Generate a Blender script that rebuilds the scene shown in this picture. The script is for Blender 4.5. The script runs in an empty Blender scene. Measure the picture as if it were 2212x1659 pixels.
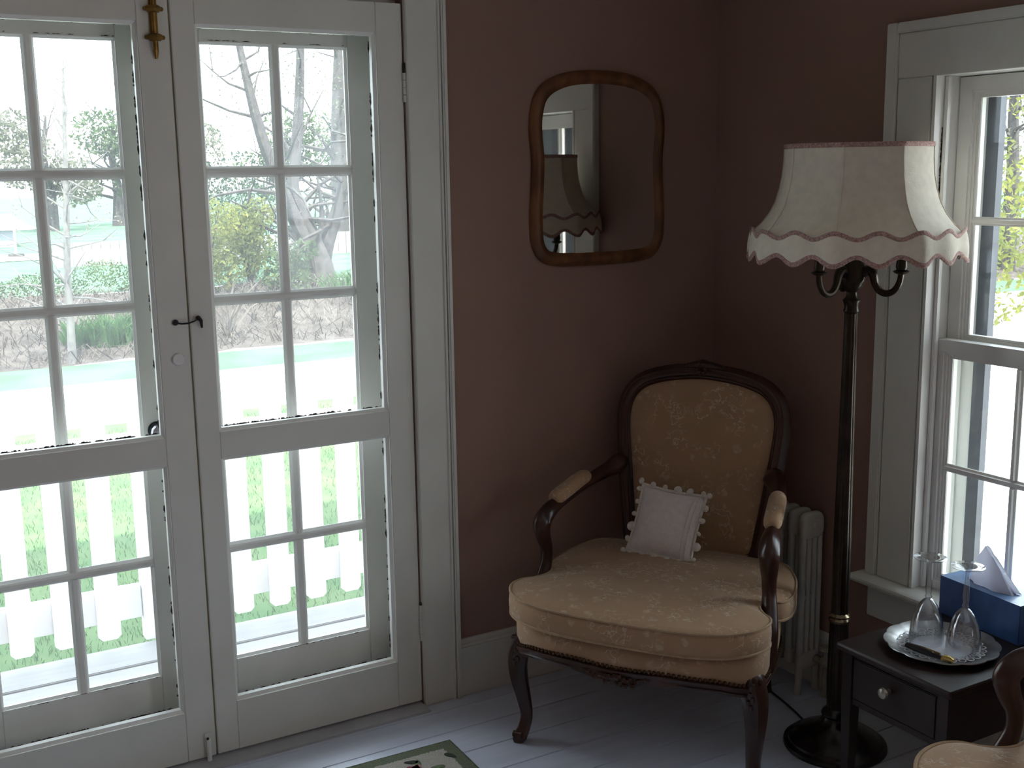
import bpy, bmesh, math, random
from math import sin, cos, pi, radians, hypot, atan2
from mathutils import Vector, Matrix

random.seed(7)
SC = bpy.context.scene
COL = SC.collection

# ------------------------------------------------------------------ camera
cam_d = bpy.data.cameras.new('camera')
cam = bpy.data.objects.new('camera', cam_d)
COL.objects.link(cam)
SC.camera = cam
cam_d.sensor_width = 36.0
cam_d.lens = 36.0 * 2497.35 / 2212.0
cam_d.clip_start, cam_d.clip_end = 0.05, 300
_yaw, _pit, _rol = radians(29.97732), radians(10.45647), radians(-0.87978)
_f = Vector((sin(_yaw) * cos(_pit), cos(_yaw) * cos(_pit), -sin(_pit)))
_r = Vector((cos(_yaw), -sin(_yaw), 0))
_u = _r.cross(_f)
_c, _s = cos(_rol), sin(_rol)
_r2, _u2 = _c * _r + _s * _u, -_s * _r + _c * _u
_m = Matrix((( _r2.x, _u2.x, -_f.x), (_r2.y, _u2.y, -_f.y), (_r2.z, _u2.z, -_f.z))).to_4x4()
_m.translation = Vector((-2.49717, -2.97726, 1.58596))
cam.matrix_world = _m

# ------------------------------------------------------------------ sky, sun, exposure
SC.view_settings.view_transform = 'Standard'
SC.view_settings.look = 'None'
SC.view_settings.gamma = 1.0
SC.view_settings.use_curve_mapping = False
SC.view_settings.exposure = 1.35
SKY = 3.0
SUN = 6.5
world = bpy.data.worlds.new('sky')
SC.world = world
world.use_nodes = True
bg = world.node_tree.nodes['Background']
bg.inputs[0].default_value = (0.80, 0.895, 1.0, 1)
bg.inputs[1].default_value = SKY
sun_d = bpy.data.lights.new('sun', 'SUN')
sun_d.energy = SUN
sun_d.angle = radians(0.6)
sun_d.color = (1.0, 0.95, 0.86)
sun = bpy.data.objects.new('sun', sun_d)
COL.objects.link(sun)
sun.rotation_mode = 'QUATERNION'
sun.rotation_quaternion = Vector((0.12, 0.485, -0.87)).to_track_quat('-Z', 'Y')

def portal(name, center, sx, sy, direction):
    l = bpy.data.lights.new(name, 'AREA')
    l.shape = 'RECTANGLE'
    l.size, l.size_y = sx, sy
    l.cycles.is_portal = True
    o = bpy.data.objects.new(name, l)
    COL.objects.link(o)
    o.location = center
    o.rotation_mode = 'QUATERNION'
    o.rotation_quaternion = Vector(direction).to_track_quat('-Z', 'Y')
portal('daylight_doors', (-1.74, 0.235, 1.03), 1.27, 2.05, (0, -1, 0))
portal('daylight_window', (0.175, -1.138, 1.12), 0.54, 1.42, (-1, 0, 0))
portal('daylight_added_window', (0.175, -3.65, 1.28), 1.5, 1.66, (-1, 0, 0))  # portal of the unseen opening added for fill light

# ------------------------------------------------------------------ materials
MATS = {}
def nodes(m):
    m.use_nodes = True
    return m.node_tree.nodes, m.node_tree.links, m.node_tree.nodes['Principled BSDF']

def mat(name, col, rough=0.6, var=0.0, vscale=8.0, bump=0.0, bscale=60.0, metal=0.0, spec=0.5,
        stretch=None, col2=None, detail=4.0, coat=0.0, rlo=0.35, rhi=0.65):
    if name in MATS:
        return MATS[name]
    m = bpy.data.materials.new(name)
    n, l, p = nodes(m)
    p.inputs['Base Color'].default_value = (*col, 1)
    p.inputs['Roughness'].default_value = rough
    p.inputs['Metallic'].default_value = metal
    p.inputs['Specular IOR Level'].default_value = spec
    p.inputs['Coat Weight'].default_value = coat
    p.inputs['Coat Roughness'].default_value = 0.12
    tc = n.new('ShaderNodeTexCoord')
    mp = n.new('ShaderNodeMapping')
    l.new(tc.outputs['Object'], mp.inputs['Vector'])
    if stretch:
        mp.inputs['Scale'].default_value = stretch
    if var > 0 or col2:
        t = n.new('ShaderNodeTexNoise')
        t.inputs['Scale'].default_value = vscale
        t.inputs['Detail'].default_value = detail
        l.new(mp.outputs['Vector'], t.inputs['Vector'])
        r = n.new('ShaderNodeValToRGB')
        a = col2 if col2 else tuple(c * (1 - var) for c in col)
        b = col if col2 else tuple(min(1, c * (1 + var)) for c in col)
        r.color_ramp.elements[0].position = rlo
        r.color_ramp.elements[1].position = rhi
        r.color_ramp.elements[0].color = (*a, 1)
        r.color_ramp.elements[1].color = (*b, 1)
        l.new(t.outputs['Fac'], r.inputs['Fac'])
        l.new(r.outputs['Color'], p.inputs['Base Color'])
    if bump > 0:
        t2 = n.new('ShaderNodeTexNoise')
        t2.inputs['Scale'].default_value = bscale
        t2.inputs['Detail'].default_value = 3
        l.new(mp.outputs['Vector'], t2.inputs['Vector'])
        bp = n.new('ShaderNodeBump')
        bp.inputs['Strength'].default_value = bump
        bp.inputs['Distance'].default_value = 0.004
        l.new(t2.outputs['Fac'], bp.inputs['Height'])
        l.new(bp.outputs['Normal'], p.inputs['Normal'])
    MATS[name] = m
    return m

def pane_mat(lo=0.02, hi=0.05):
    m = bpy.data.materials.new('window_glass')
    m.use_nodes = True
    n, l = m.node_tree.nodes, m.node_tree.links
    n.remove(n['Principled BSDF'])
    tr = n.new('ShaderNodeBsdfTransparent'); tr.inputs[0].default_value = (0.95, 0.97, 0.96, 1)
    gl = n.new('ShaderNodeBsdfGlossy'); gl.inputs['Roughness'].default_value = 0.02
    fr = n.new('ShaderNodeFresnel'); fr.inputs['IOR'].default_value = 1.25
    mx = n.new('ShaderNodeMixShader')
    l.new(fr.outputs[0], mx.inputs[0]); l.new(tr.outputs[0], mx.inputs[1]); l.new(gl.outputs[0], mx.inputs[2])
    # translucent layer imitating the veiling glare over the panes
    veil_bsdf = n.new('ShaderNodeBsdfTranslucent'); veil_bsdf.inputs[0].default_value = (0.9, 0.93, 0.95, 1)
    tc = n.new('ShaderNodeTexCoord'); no = n.new('ShaderNodeTexNoise')
    no.inputs['Scale'].default_value = 6
    l.new(tc.outputs['Object'], no.inputs['Vector'])
    mr = n.new('ShaderNodeMapRange')
    mr.inputs['To Min'].default_value = lo; mr.inputs['To Max'].default_value = hi
    l.new(no.outputs['Fac'], mr.inputs['Value'])
    m2 = n.new('ShaderNodeMixShader')
    l.new(mr.outputs[0], m2.inputs[0]); l.new(mx.outputs[0], m2.inputs[1]); l.new(veil_bsdf.outputs[0], m2.inputs[2])
    l.new(m2.outputs[0], n['Material Output'].inputs['Surface'])
    return m
GLASS = pane_mat()
GLASS2 = pane_mat(0.003, 0.010)

def crystal_mat():
    m = bpy.data.materials.new('drinking_glass')
    m.use_nodes = True
    n, l = m.node_tree.nodes, m.node_tree.links
    n.remove(n['Principled BSDF'])
    tr = n.new('ShaderNodeBsdfTransparent'); tr.inputs[0].default_value = (0.93, 0.94, 0.95, 1)
    gl = n.new('ShaderNodeBsdfGlossy'); gl.inputs['Roughness'].default_value = 0.03
    lw = n.new('ShaderNodeLayerWeight'); lw.inputs['Blend'].default_value = 0.35
    mr = n.new('ShaderNodeMapRange')
    mr.inputs['From Min'].default_value = 0.0; mr.inputs['From Max'].default_value = 1.0
    mr.inputs['To Min'].default_value = 0.10; mr.inputs['To Max'].default_value = 0.85
    l.new(lw.outputs['Facing'], mr.inputs['Value'])
    mx = n.new('ShaderNodeMixShader')
    l.new(mr.outputs[0], mx.inputs[0]); l.new(tr.outputs[0], mx.inputs[1]); l.new(gl.outputs[0], mx.inputs[2])
    l.new(mx.outputs[0], n['Material Output'].inputs['Surface'])
    return m
CRYSTAL = crystal_mat()

def cloth_mat(name, col, trans=0.35, var=0.06, vscale=40, bump=0.25, bscale=300):
    m = mat(name, col, 0.9, var, vscale, bump, bscale, spec=0.15)
    n, l = m.node_tree.nodes, m.node_tree.links
    p = n['Principled BSDF']
    tl = n.new('ShaderNodeBsdfTranslucent'); tl.inputs[0].default_value = (*col, 1)
    mx = n.new('ShaderNodeMixShader'); mx.inputs[0].default_value = trans
    l.new(p.outputs[0], mx.inputs[1]); l.new(tl.outputs[0], mx.inputs[2])
    l.new(mx.outputs[0], n['Material Output'].inputs['Surface'])
    return m

def leaf_mat(name, col, col2, trans=0.45):
    m = cloth_mat(name, col, trans, 0.0, 5, 0, 1)
    n, l = m.node_tree.nodes, m.node_tree.links
    oi = n.new('ShaderNodeTexCoord'); t = n.new('ShaderNodeTexNoise')
    t.inputs['Scale'].default_value = 2.5; t.inputs['Detail'].default_value = 6
    l.new(oi.outputs['Object'], t.inputs['Vector'])
    r = n.new('ShaderNodeValToRGB')
    r.color_ramp.elements[0].position = 0.38; r.color_ramp.elements[1].position = 0.62
    r.color_ramp.elements[0].color = (*col2, 1); r.color_ramp.elements[1].color = (*col, 1)
    l.new(t.outputs['Fac'], r.inputs['Fac'])
    l.new(r.outputs['Color'], n['Principled BSDF'].inputs['Base Color'])
    for q in n:
        if q.type == 'BSDF_TRANSLUCENT':
            l.new(r.outputs['Color'], q.inputs[0])
    return m

def brocade_mat():
    m = bpy.data.materials.new('brocade_fabric')
    n, l, p = nodes(m)
    p.inputs['Roughness'].default_value = 0.75
    p.inputs['Specular IOR Level'].default_value = 0.25
    p.inputs['Sheen Weight'].default_value = 0.25
    p.inputs['Sheen Roughness'].default_value = 0.4
    tc = n.new('ShaderNodeTexCoord')
    w = n.new('ShaderNodeTexNoise'); w.inputs['Scale'].default_value = 28; w.inputs['Detail'].default_value = 3
    l.new(tc.outputs['Object'], w.inputs['Vector'])
    mxv = n.new('ShaderNodeMixRGB'); mxv.blend_type = 'ADD'; mxv.inputs[0].default_value = 0.045
    l.new(tc.outputs['Object'], mxv.inputs[1]); l.new(w.outputs['Color'], mxv.inputs[2])
    # flower heads: small rings of petals
    v = n.new('ShaderNodeTexVoronoi'); v.inputs['Scale'].default_value = 23; v.inputs['Randomness'].default_value = 0.85
    l.new(mxv.outputs[0], v.inputs['Vector'])
    r = n.new('ShaderNodeValToRGB')
    e = r.color_ramp.elements
    e[0].position = 0.0; e[0].color = (1, 1, 1, 1)
    e[1].position = 0.36; e[1].color = (0, 0, 0, 1)
    k = e.new(0.20); k.color = (0.85, 0.85, 0.85, 1)
    k = e.new(0.27); k.color = (0.0, 0.0, 0.0, 1)
    l.new(v.outputs['Distance'], r.inputs['Fac'])
    # trailing stems
    v2 = n.new('ShaderNodeTexVoronoi'); v2.feature = 'DISTANCE_TO_EDGE'; v2.inputs['Scale'].default_value = 9
    mx3 = n.new('ShaderNodeMixRGB'); mx3.blend_type = 'ADD'; mx3.inputs[0].default_value = 0.12
    l.new(tc.outputs['Object'], mx3.inputs[1]); l.new(w.outputs['Color'], mx3.inputs[2])
    l.new(mx3.outputs[0], v2.inputs['Vector'])
    r2 = n.new('ShaderNodeValToRGB')
    r2.color_ramp.elements[0].position = 0.0; r2.color_ramp.elements[0].color = (1, 1, 1, 1)
    r2.color_ramp.elements[1].position = 0.035; r2.color_ramp.elements[1].color = (0, 0, 0, 1)
    l.new(v2.outputs['Distance'], r2.inputs['Fac'])
    # motifs fade in and out
    fn = n.new('ShaderNodeTexNoise'); fn.inputs['Scale'].default_value = 55; fn.inputs['Detail'].default_value = 4
    l.new(tc.outputs['Object'], fn.inputs['Vector'])
    fr = n.new('ShaderNodeValToRGB')
    fr.color_ramp.elements[0].position = 0.42; fr.color_ramp.elements[1].position = 0.6
    l.new(fn.outputs['Fac'], fr.inputs['Fac'])
    mul = n.new('ShaderNodeMixRGB'); mul.blend_type = 'MULTIPLY'; mul.inputs[0].default_value = 0.8
    l.new(r.outputs[0], mul.inputs[1]); l.new(fr.outputs[0], mul.inputs[2])
    sq = n.new('ShaderNodeTexNoise'); sq.inputs['Scale'].default_value = 42; sq.inputs['Detail'].default_value = 2.5
    l.new(tc.outputs['Object'], sq.inputs['Vector'])
    s1 = n.new('ShaderNodeMath'); s1.operation = 'SUBTRACT'; s1.inputs[1].default_value = 0.5; l.new(sq.outputs['Fac'], s1.inputs[0])
    s2 = n.new('ShaderNodeMath'); s2.operation = 'ABSOLUTE'; l.new(s1.outputs[0], s2.inputs[0])
    sr = n.new('ShaderNodeValToRGB'); sr.color_ramp.elements[0].position = 0.0; sr.color_ramp.elements[0].color = (1, 1, 1, 1)
    sr.color_ramp.elements[1].position = 0.030; sr.color_ramp.elements[1].color = (0, 0, 0, 1)
    l.new(s2.outputs[0], sr.inputs['Fac'])
    mk = n.new('ShaderNodeTexNoise'); mk.inputs['Scale'].default_value = 13; mk.inputs['Detail'].default_value = 1
    mo = n.new('ShaderNodeMapping'); mo.inputs['Location'].default_value = (3.1, 1.7, 0.4)
    l.new(tc.outputs['Object'], mo.inputs['Vector']); l.new(mo.outputs[0], mk.inputs['Vector'])
    mkr = n.new('ShaderNodeValToRGB'); mkr.color_ramp.elements[0].position = 0.50; mkr.color_ramp.elements[1].position = 0.58
    l.new(mk.outputs['Fac'], mkr.inputs['Fac'])
    ms = n.new('ShaderNodeMixRGB'); ms.blend_type = 'MULTIPLY'; ms.inputs[0].default_value = 1.0
    l.new(sr.outputs[0], ms.inputs[1]); l.new(mkr.outputs[0], ms.inputs[2])
    mul0 = mul
    mul = n.new('ShaderNodeMixRGB'); mul.blend_type = 'LIGHTEN'; mul.inputs[0].default_value = 1.0
    hf = n.new('ShaderNodeMixRGB'); hf.blend_type = 'MULTIPLY'; hf.inputs[0].default_value = 1.0; hf.inputs[2].default_value = (0.55, 0.55, 0.55, 1)
    l.new(mul0.outputs[0], hf.inputs[1]); l.new(hf.outputs[0], mul.inputs[1]); l.new(ms.outputs[0], mul.inputs[2])
    base = n.new('ShaderNodeMixRGB')
    base.inputs[1].default_value = (0.37, 0.225, 0.125, 1); base.inputs[2].default_value = (0.47, 0.300, 0.180, 1)
    bn = n.new('ShaderNodeTexNoise'); bn.inputs['Scale'].default_value = 12; bn.inputs['Detail'].default_value = 5
    l.new(tc.outputs['Object'], bn.inputs['Vector']); l.new(bn.outputs['Fac'], base.inputs[0])
    c1 = n.new('ShaderNodeMixRGB'); c1.inputs[2].default_value = (0.62, 0.49, 0.36, 1)
    l.new(mul.outputs[0], c1.inputs[0]); l.new(base.outputs[0], c1.inputs[1])
    c2 = n.new('ShaderNodeMixRGB'); c2.inputs[2].default_value = (0.36, 0.24, 0.16, 1)
    sm = n.new('ShaderNodeMath'); sm.operation = 'MULTIPLY'; sm.inputs[1].default_value = 0.25
    l.new(r2.outputs[0], sm.inputs[0]); l.new(sm.outputs[0], c2.inputs[0]); l.new(c1.outputs[0], c2.inputs[1])
    l.new(c2.outputs[0], p.inputs['Base Color'])
    bp = n.new('ShaderNodeBump'); bp.inputs['Strength'].default_value = 0.35; bp.inputs['Distance'].default_value = 0.003
    l.new(mul.outputs[0], bp.inputs['Height']); l.new(bp.outputs[0], p.inputs['Normal'])
    return m

PAINT = mat('white_gloss_paint', (0.73, 0.73, 0.67), 0.42, 0.03, 5, 0.10, 25)
PAINT2 = mat('cream_paint', (0.85, 0.84, 0.80), 0.40, 0.04, 6, 0.12, 30)
PLASTER = mat('rose_wall_paint', (0.335, 0.205, 0.160), 0.9, 0.03, 3, 0.15, 220)
CEIL = mat('ceiling_paint', (0.72, 0.69, 0.64), 0.9, 0.02, 3)
FLOORP = mat('grey_floor_paint', (0.64, 0.68, 0.80), 0.28, 0.05, 7, 0.10, 14, stretch=(0.5, 4, 4), spec=0.8)
SUBF = mat('dark_subfloor', (0.05, 0.045, 0.045), 0.9, 0.1)
CHIP = mat('flaked_old_paint', (0.07, 0.045, 0.04), 0.9, 0.3, 30)
BRASS = mat('aged_brass', (0.30, 0.18, 0.05), 0.42, 0.25, 40, metal=0.9)
STEEL = mat('dark_iron', (0.03, 0.03, 0.032), 0.45, 0.2, 30, metal=0.6)
MAHOG = mat('dark_mahogany', (0.045, 0.016, 0.010), 0.28, 0.35, 14, 0.08, 60, stretch=(1, 1, 0.2), spec=0.45, coat=0.15)
TABLEW = mat('dark_table_wood', (0.020, 0.009, 0.008), 0.42, 0.35, 16, 0.06, 70, stretch=(1, 0.15, 1), coat=0.0, spec=0.35)
OAK = mat('walnut_frame', (0.17, 0.068, 0.024), 0.42, 0.4, 22, 0.1, 80, stretch=(1, 1, 0.3))
BROC = brocade_mat()
BRONZE = mat('dark_bronze', (0.035, 0.026, 0.018), 0.30, 0.3, 20, metal=0.75)
BLACKM = mat('black_lamp_enamel', (0.010, 0.009, 0.009), 0.22, 0.2, 20, spec=0.6)
SHADE = cloth_mat('cream_shade_silk', (0.86, 0.80, 0.68), 0.22)
BRAID = mat('dusty_pink_braid', (0.46, 0.29, 0.25), 0.9, 0.35, 220, 0.6, 400)
RADP = mat('radiator_paint', (0.52, 0.51, 0.46), 0.5, 0.07, 20, 0.3, 90)
LINEN = mat('white_linen', (0.84, 0.78, 0.77), 0.9, 0.04, 60, 0.3, 250, spec=0.1)
POM = mat('cream_pompom_yarn', (0.80, 0.74, 0.68), 0.95, 0.08, 150, 0.8, 260, spec=0.1)
PEWTER = mat('pewter', (0.33, 0.33, 0.325), 0.36, 0.1, 25, metal=0.9)
PAPER = mat('white_lace_paper', (0.85, 0.85, 0.90), 0.85, 0.04, 50)
BLUEB = mat('blue_printed_card', (0.065, 0.15, 0.38), 0.42, 0.0, 14, col2=(0.035, 0.085, 0.25), coat=0.2)
BLUET = mat('pale_blue_card_top', (0.10, 0.22, 0.45), 0.35, 0.15, 20, coat=0.3)
TISSUE = cloth_mat('tissue_paper', (0.86, 0.87, 0.93), 0.45, 0.03, 30)
MIRR = mat('mirror_silver', (0.84, 0.85, 0.82), 0.02, metal=1.0)

# ------------------------------------------------------------------ mesh builders
class MB:
    def __init__(s):
        s.v, s.f, s.mi = [], [], []
    def add(s, verts, faces, mi=0):
        o = len(s.v)
        s.v += [tuple(p) for p in verts]
        s.f += [tuple(i + o for i in f) for f in faces]
        s.mi += [mi] * len(faces)
        return s
    def box(s, x0, x1, y0, y1, z0, z1, mi=0):
        x0, x1 = min(x0, x1), max(x0, x1); y0, y1 = min(y0, y1), max(y0, y1); z0, z1 = min(z0, z1), max(z0, z1)
        v = [(x0, y0, z0), (x1, y0, z0), (x1, y1, z0), (x0, y1, z0), (x0, y0, z1), (x1, y0, z1), (x1, y1, z1), (x0, y1, z1)]
        return s.add(v, [(0, 3, 2, 1), (4, 5, 6, 7), (0, 1, 5, 4), (1, 2, 6, 5), (2, 3, 7, 6), (3, 0, 4, 7)], mi)
    def rings(s, R, close=True, cap=True, loop=False, mi=0):
        n = len(R[0]); v = [p for r in R for p in r]; f = []
        m = len(R)
        for i in range(m if loop else m - 1):
            a, b = i * n, ((i + 1) % m) * n
            for j in range(n if close else n - 1):
                k = (j + 1) % n
                f.append((a + j, a + k, b + k, b + j))
        if cap and not loop:
            f.append(tuple(reversed(range(n)))); f.append(tuple((m - 1) * n + j for j in range(n)))
        return s.add(v, f, mi)
    def lathe(s, prof, n=24, c=(0, 0), cap=True, mi=0, fn=None):
        R = []
        for r, z in prof:
            R.append([((r * (fn(2 * pi * j / n, z) if fn else 1)) * cos(2 * pi * j / n) + c[0],
                       (r * (fn(2 * pi * j / n, z) if fn else 1)) * sin(2 * pi * j / n) + c[1], z) for j in range(n)])
        return s.rings(R, True, cap, mi=mi)
    def tube(s, pts, rad, n=10, loop=False, cap=True, sec=None, mi=0, up=None):
        P = [Vector(p) for p in pts]
        m = len(P)
        if not hasattr(rad, '__len__'):
            rad = [rad] * m
        T = []
        for i in range(m):
            if loop:
                t = P[(i + 1) % m] - P[i - 1]
            else:
                t = P[min(i + 1, m - 1)] - P[max(i - 1, 0)]
            T.append(t.normalized() if t.length > 1e-9 else Vector((0, 0, 1)))
        if up is not None:
            upv = Vector(up)
            N = [(upv - T[i] * upv.dot(T[i])).normalized() for i in range(m)]
        else:
            a = Vector((0, 0, 1)) if abs(T[0].z) < 0.9 else Vector((1, 0, 0))
            nn = (a - T[0] * a.dot(T[0])).normalized(); N = [nn]
            for i in range(1, m):
                nn = nn - T[i] * nn.dot(T[i])
                nn = nn.normalized(); N.append(nn)
        R = []
        for i in range(m):
            B = T[i].cross(N[i])
            rr = rad[i]
            ra, rb = (rr if hasattr(rr, '__len__') else (rr, rr))
            ring = []
            for j in range(n):
                th = 2 * pi * j / n
                k = sec(th) if sec else 1.0
                ring.append(P[i] + N[i] * (ra * k * cos(th)) + B * (rb * k * sin(th)))
            R.append(ring)
        return s.rings(R, True, cap, loop, mi)
    def ball(s, c, r, n=8, m=5, mi=0, sq=(1, 1, 1)):
        R = []
        for i in range(m + 1):
            ph = -pi / 2 + pi * i / m
            rr = max(cos(ph), 0.02) * r
            R.append([(c[0] + rr * cos(2 * pi * j / n) * sq[0], c[1] + rr * sin(2 * pi * j / n) * sq[1], c[2] + r * sin(ph) * sq[2]) for j in range(n)])
        return s.rings(R, mi=mi)
    def mesh(s, name, ang=35, bevel=0.0):
        me = bpy.data.meshes.new(name)
        me.from_pydata(s.v, [], s.f)
        me.update()
        if s.mi and any(s.mi):
            me.polygons.foreach_set('material_index', s.mi)
        bm = bmesh.new(); bm.from_mesh(me)
        bmesh.ops.recalc_face_normals(bm, faces=bm.faces)
        if bevel > 0:
            ed = [e for e in bm.edges if len(e.link_faces) == 2 and e.calc_face_angle(0) > radians(50)]
            bmesh.ops.bevel(bm, geom=ed, offset=bevel, segments=2, affect='EDGES', clamp_overlap=True)
        bm.to_mesh(me); bm.free()
        me.shade_smooth()
        me.set_sharp_from_angle(angle=radians(ang))
        return me
    def build(s, name, material, parent=None, loc=None, ang=35, bevel=0.0):
        me = s.mesh(name, ang, bevel)
        for m in (material if isinstance(material, (list, tuple)) else [material]):
            me.materials.append(m)
        return link(name, me, parent, loc)

def link(name, me, parent=None, loc=None):
    o = bpy.data.objects.new(name, me)
    COL.objects.link(o)
    if parent is not None:
        o.parent = parent
    if loc is not None:
        o.location = loc
    return o

def inst(o, parent=None, loc=None, rot=None):
    c = o.copy(); COL.objects.link(c)
    if parent is not None:
        c.parent = parent
    if loc is not None:
        c.location = loc
    if rot is not None:
        c.rotation_euler = rot
    return c

def copy_tree(o, parent=None):
    c = o.copy(); COL.objects.link(c)
    if parent is not None:
        c.parent = parent
    for ch in list(o.children):
        copy_tree(ch, c)
    return c

def thing(name, label, cat, loc=(0, 0, 0), rz=0.0, group=None):
    o = bpy.data.objects.new(name, None)
    o.empty_display_size = 0.05
    COL.objects.link(o)
    o.location = loc; o.rotation_euler = (0, 0, rz)
    tag(o, label, cat, group)
    return o

def tag(o, label=None, cat=None, group=None, kind=None):
    if label: o['label'] = label
    if cat: o['category'] = cat
    if group: o['group'] = group
    if kind: o['kind'] = kind
    return o

def struct(name, label=None, cat=None):
    o = bpy.data.objects.new(name, None)
    COL.objects.link(o)
    o.empty_display_size = 0.05
    return tag(o, label, cat, kind='structure')

def catmull(pts, n=6, loop=False):
    P = [Vector(p) for p in pts]; m = len(P); out = []
    rng = range(m) if loop else range(m - 1)
    for i in rng:
        if loop:
            a, b, c, d = P[i - 1], P[i], P[(i + 1) % m], P[(i + 2) % m]
        else:
            a, b, c, d = P[max(i - 1, 0)], P[i], P[i + 1], P[min(i + 2, m - 1)]
        for k in range(n):
            t = k / n
            out.append(0.5 * ((2 * b) + (c - a) * t + (2 * a - 5 * b + 4 * c - d) * t * t + (3 * b - a - 3 * c + d) * t ** 3))
    if not loop:
        out.append(P[-1].copy())
    return out

def lerp_list(vals, n):
    out = []
    for i in range(len(vals) - 1):
        for k in range(n):
            out.append(vals[i] + (vals[i + 1] - vals[i]) * k / n)
    out.append(vals[-1])
    return out

# =================================================================== ROOM SHELL
CEILZ = 2.55
X_L, Y_F = -4.25, -4.85
def rect_holes(mb, axis, p0, p1, a0, a1, z0, z1, holes):
    """wall slab with rectangular holes; axis 'y': slab between y=p0..p1 along x; axis 'x': slab between x=p0..p1 along y"""
    xs = sorted({a0, a1, *[h[0] for h in holes], *[h[1] for h in holes]})
    zs = sorted({z0, z1, *[h[2] for h in holes], *[h[3] for h in holes]})
    for i in range(len(xs) - 1):
        for k in range(len(zs) - 1):
            cx, cz = (xs[i] + xs[i + 1]) / 2, (zs[k] + zs[k + 1]) / 2
            if any(h[0] < cx < h[1] and h[2] < cz < h[3] for h in holes):
                continue
            if axis == 'y':
                mb.box(xs[i], xs[i + 1], p0, p1, zs[k], zs[k + 1])
            else:
                mb.box(p0, p1, xs[i], xs[i + 1], zs[k], zs[k + 1])

DX0, DX1 = -2.374, -1.108         # door opening
DTOP = 2.05
b = MB(); rect_holes(b, 'y', 0.0, 0.23, X_L - 0.15, 0.17, -0.10, CEILZ, [(DX0, DX1, -0.10, DTOP)])
tag(b.build('wall_back', PLASTER), 'rose pink wall with the glazed doors and the mirror', kind='structure')
WY0, WY1, WZ0, WZ1 = -1.403, -0.873, 0.405, 1.83
b = MB(); rect_holes(b, 'x', 0.0, 0.17, Y_F - 0.15, 0.0, -0.10, CEILZ, [(WY0, WY1, WZ0, WZ1), (-4.40, -2.90, 0.45, 2.11)])
tag(b.build('wall_right', PLASTER), 'rose pink wall with the sash window and radiator', kind='structure')
b = MB(); rect_holes(b, 'x', X_L - 0.15, X_L, Y_F - 0.15, 0.0, -0.10, CEILZ, [])
tag(b.build('wall_left', PLASTER), kind='structure')
b = MB(); rect_holes(b, 'y', Y_F - 0.15, Y_F, X_L, 0.0, -0.10, CEILZ, [])
tag(b.build('wall_front', PLASTER), kind='structure')
b = MB().box(X_L - 0.15, 0.17, Y_F - 0.15, 0.23, CEILZ, CEILZ + 0.12)
tag(b.build('ceiling', CEIL), kind='structure')
SHADE_BLOCK = mat('shade_block_white', (0.75, 0.75, 0.73), 0.7, 0.03, 5)
b = MB().box(X_L - 3.0, 0.35, Y_F - 3.0, 0.30, CEILZ + 0.125, 5.2)
tag(b.build('upper_shade_block', SHADE_BLOCK), kind='structure')  # unseen block above the room, added to shade the near lawn
b = MB().box(X_L - 0.15, 0.17, Y_F - 0.15, 0.23, -0.6, -0.105)
tag(b.build('floor_foundation', SUBF), kind='structure')

# floor: sub-floor with separate boards running along x
fl = MB().box(X_L, 0.0, Y_F, 0.0, -0.10, -0.022).build('floor', SUBF)
tag(fl, 'grey painted board floor', kind='structure')
edges = [0.0, -0.075, -0.203, -0.331, -0.460]
while edges[-1] > Y_F:
    edges.append(max(Y_F, edges[-1] - 0.128))
for i in range(1, len(edges)):
    y1, y0 = edges[i - 1] - 0.0012, edges[i] + 0.0012
    if i == 1:
        continue
    MB().box(X_L + 0.002, -0.002, y0, y1, -0.022, 0.0).build('board', FLOORP, fl, bevel=0.0012)

# threshold under the doors
tr = struct('trim_1', 'white painted casing and threshold of the double doors')
MB().box(X_L + 0.01, -0.001, -0.0755, -0.001, -0.02, 0.0).build('floor_border', FLOORP, tr, bevel=0.001)
MB().box(DX0 + 0.001, DX1 - 0.001, -0.062, 0.26, -0.02, 0.006).build('threshold', mat('worn_threshold', (0.50, 0.50, 0.52), 0.45, 0.08, 9), tr, bevel=0.003)
def casing(x0, x1, z0, z1, parent, name='casing_board'):
    return MB().box(x0, x1, -0.020, -0.0005, z0, z1).build(name, PAINT, parent, bevel=0.002)
casing(DX1 + 0.0015, -1.003, 0.0, DTOP + 0.005, tr)
casing(DX0 - 0.104, DX0 - 0.004, 0.0, DTOP + 0.005, tr)
casing(DX0 - 0.104, -1.003, DTOP + 0.006, DTOP + 0.12, tr)
for xx in (-1.003, DX0 - 0.119):
    bb = MB()
    bb.box(xx + 0.0005, xx + 0.0155, -0.031, -0.0005, 0.0, DTOP + 0.135)
    bb.build('casing_moulding', PAINT, tr, bevel=0.004)
MB().tube([(-1.009, -0.0215, 0.001), (-1.009, -0.0215, DTOP)], 0.0045, 8).build('casing_bead', PAINT, tr)
# jambs
for x0, x1 in ((DX1 - 0.0095, DX1 - 0.0005), (DX0 + 0.0005, DX0 + 0.0095)):
    MB().box(x0, x1, 0.040, 0.23, 0.012, DTOP - 0.012).build('jamb', PAINT2, tr)
MB().box(DX0 + 0.0005, DX1 - 0.0005, 0.040, 0.23, DTOP - 0.011, DTOP - 0.0005).build('head_jamb', PAINT2, tr)

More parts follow.
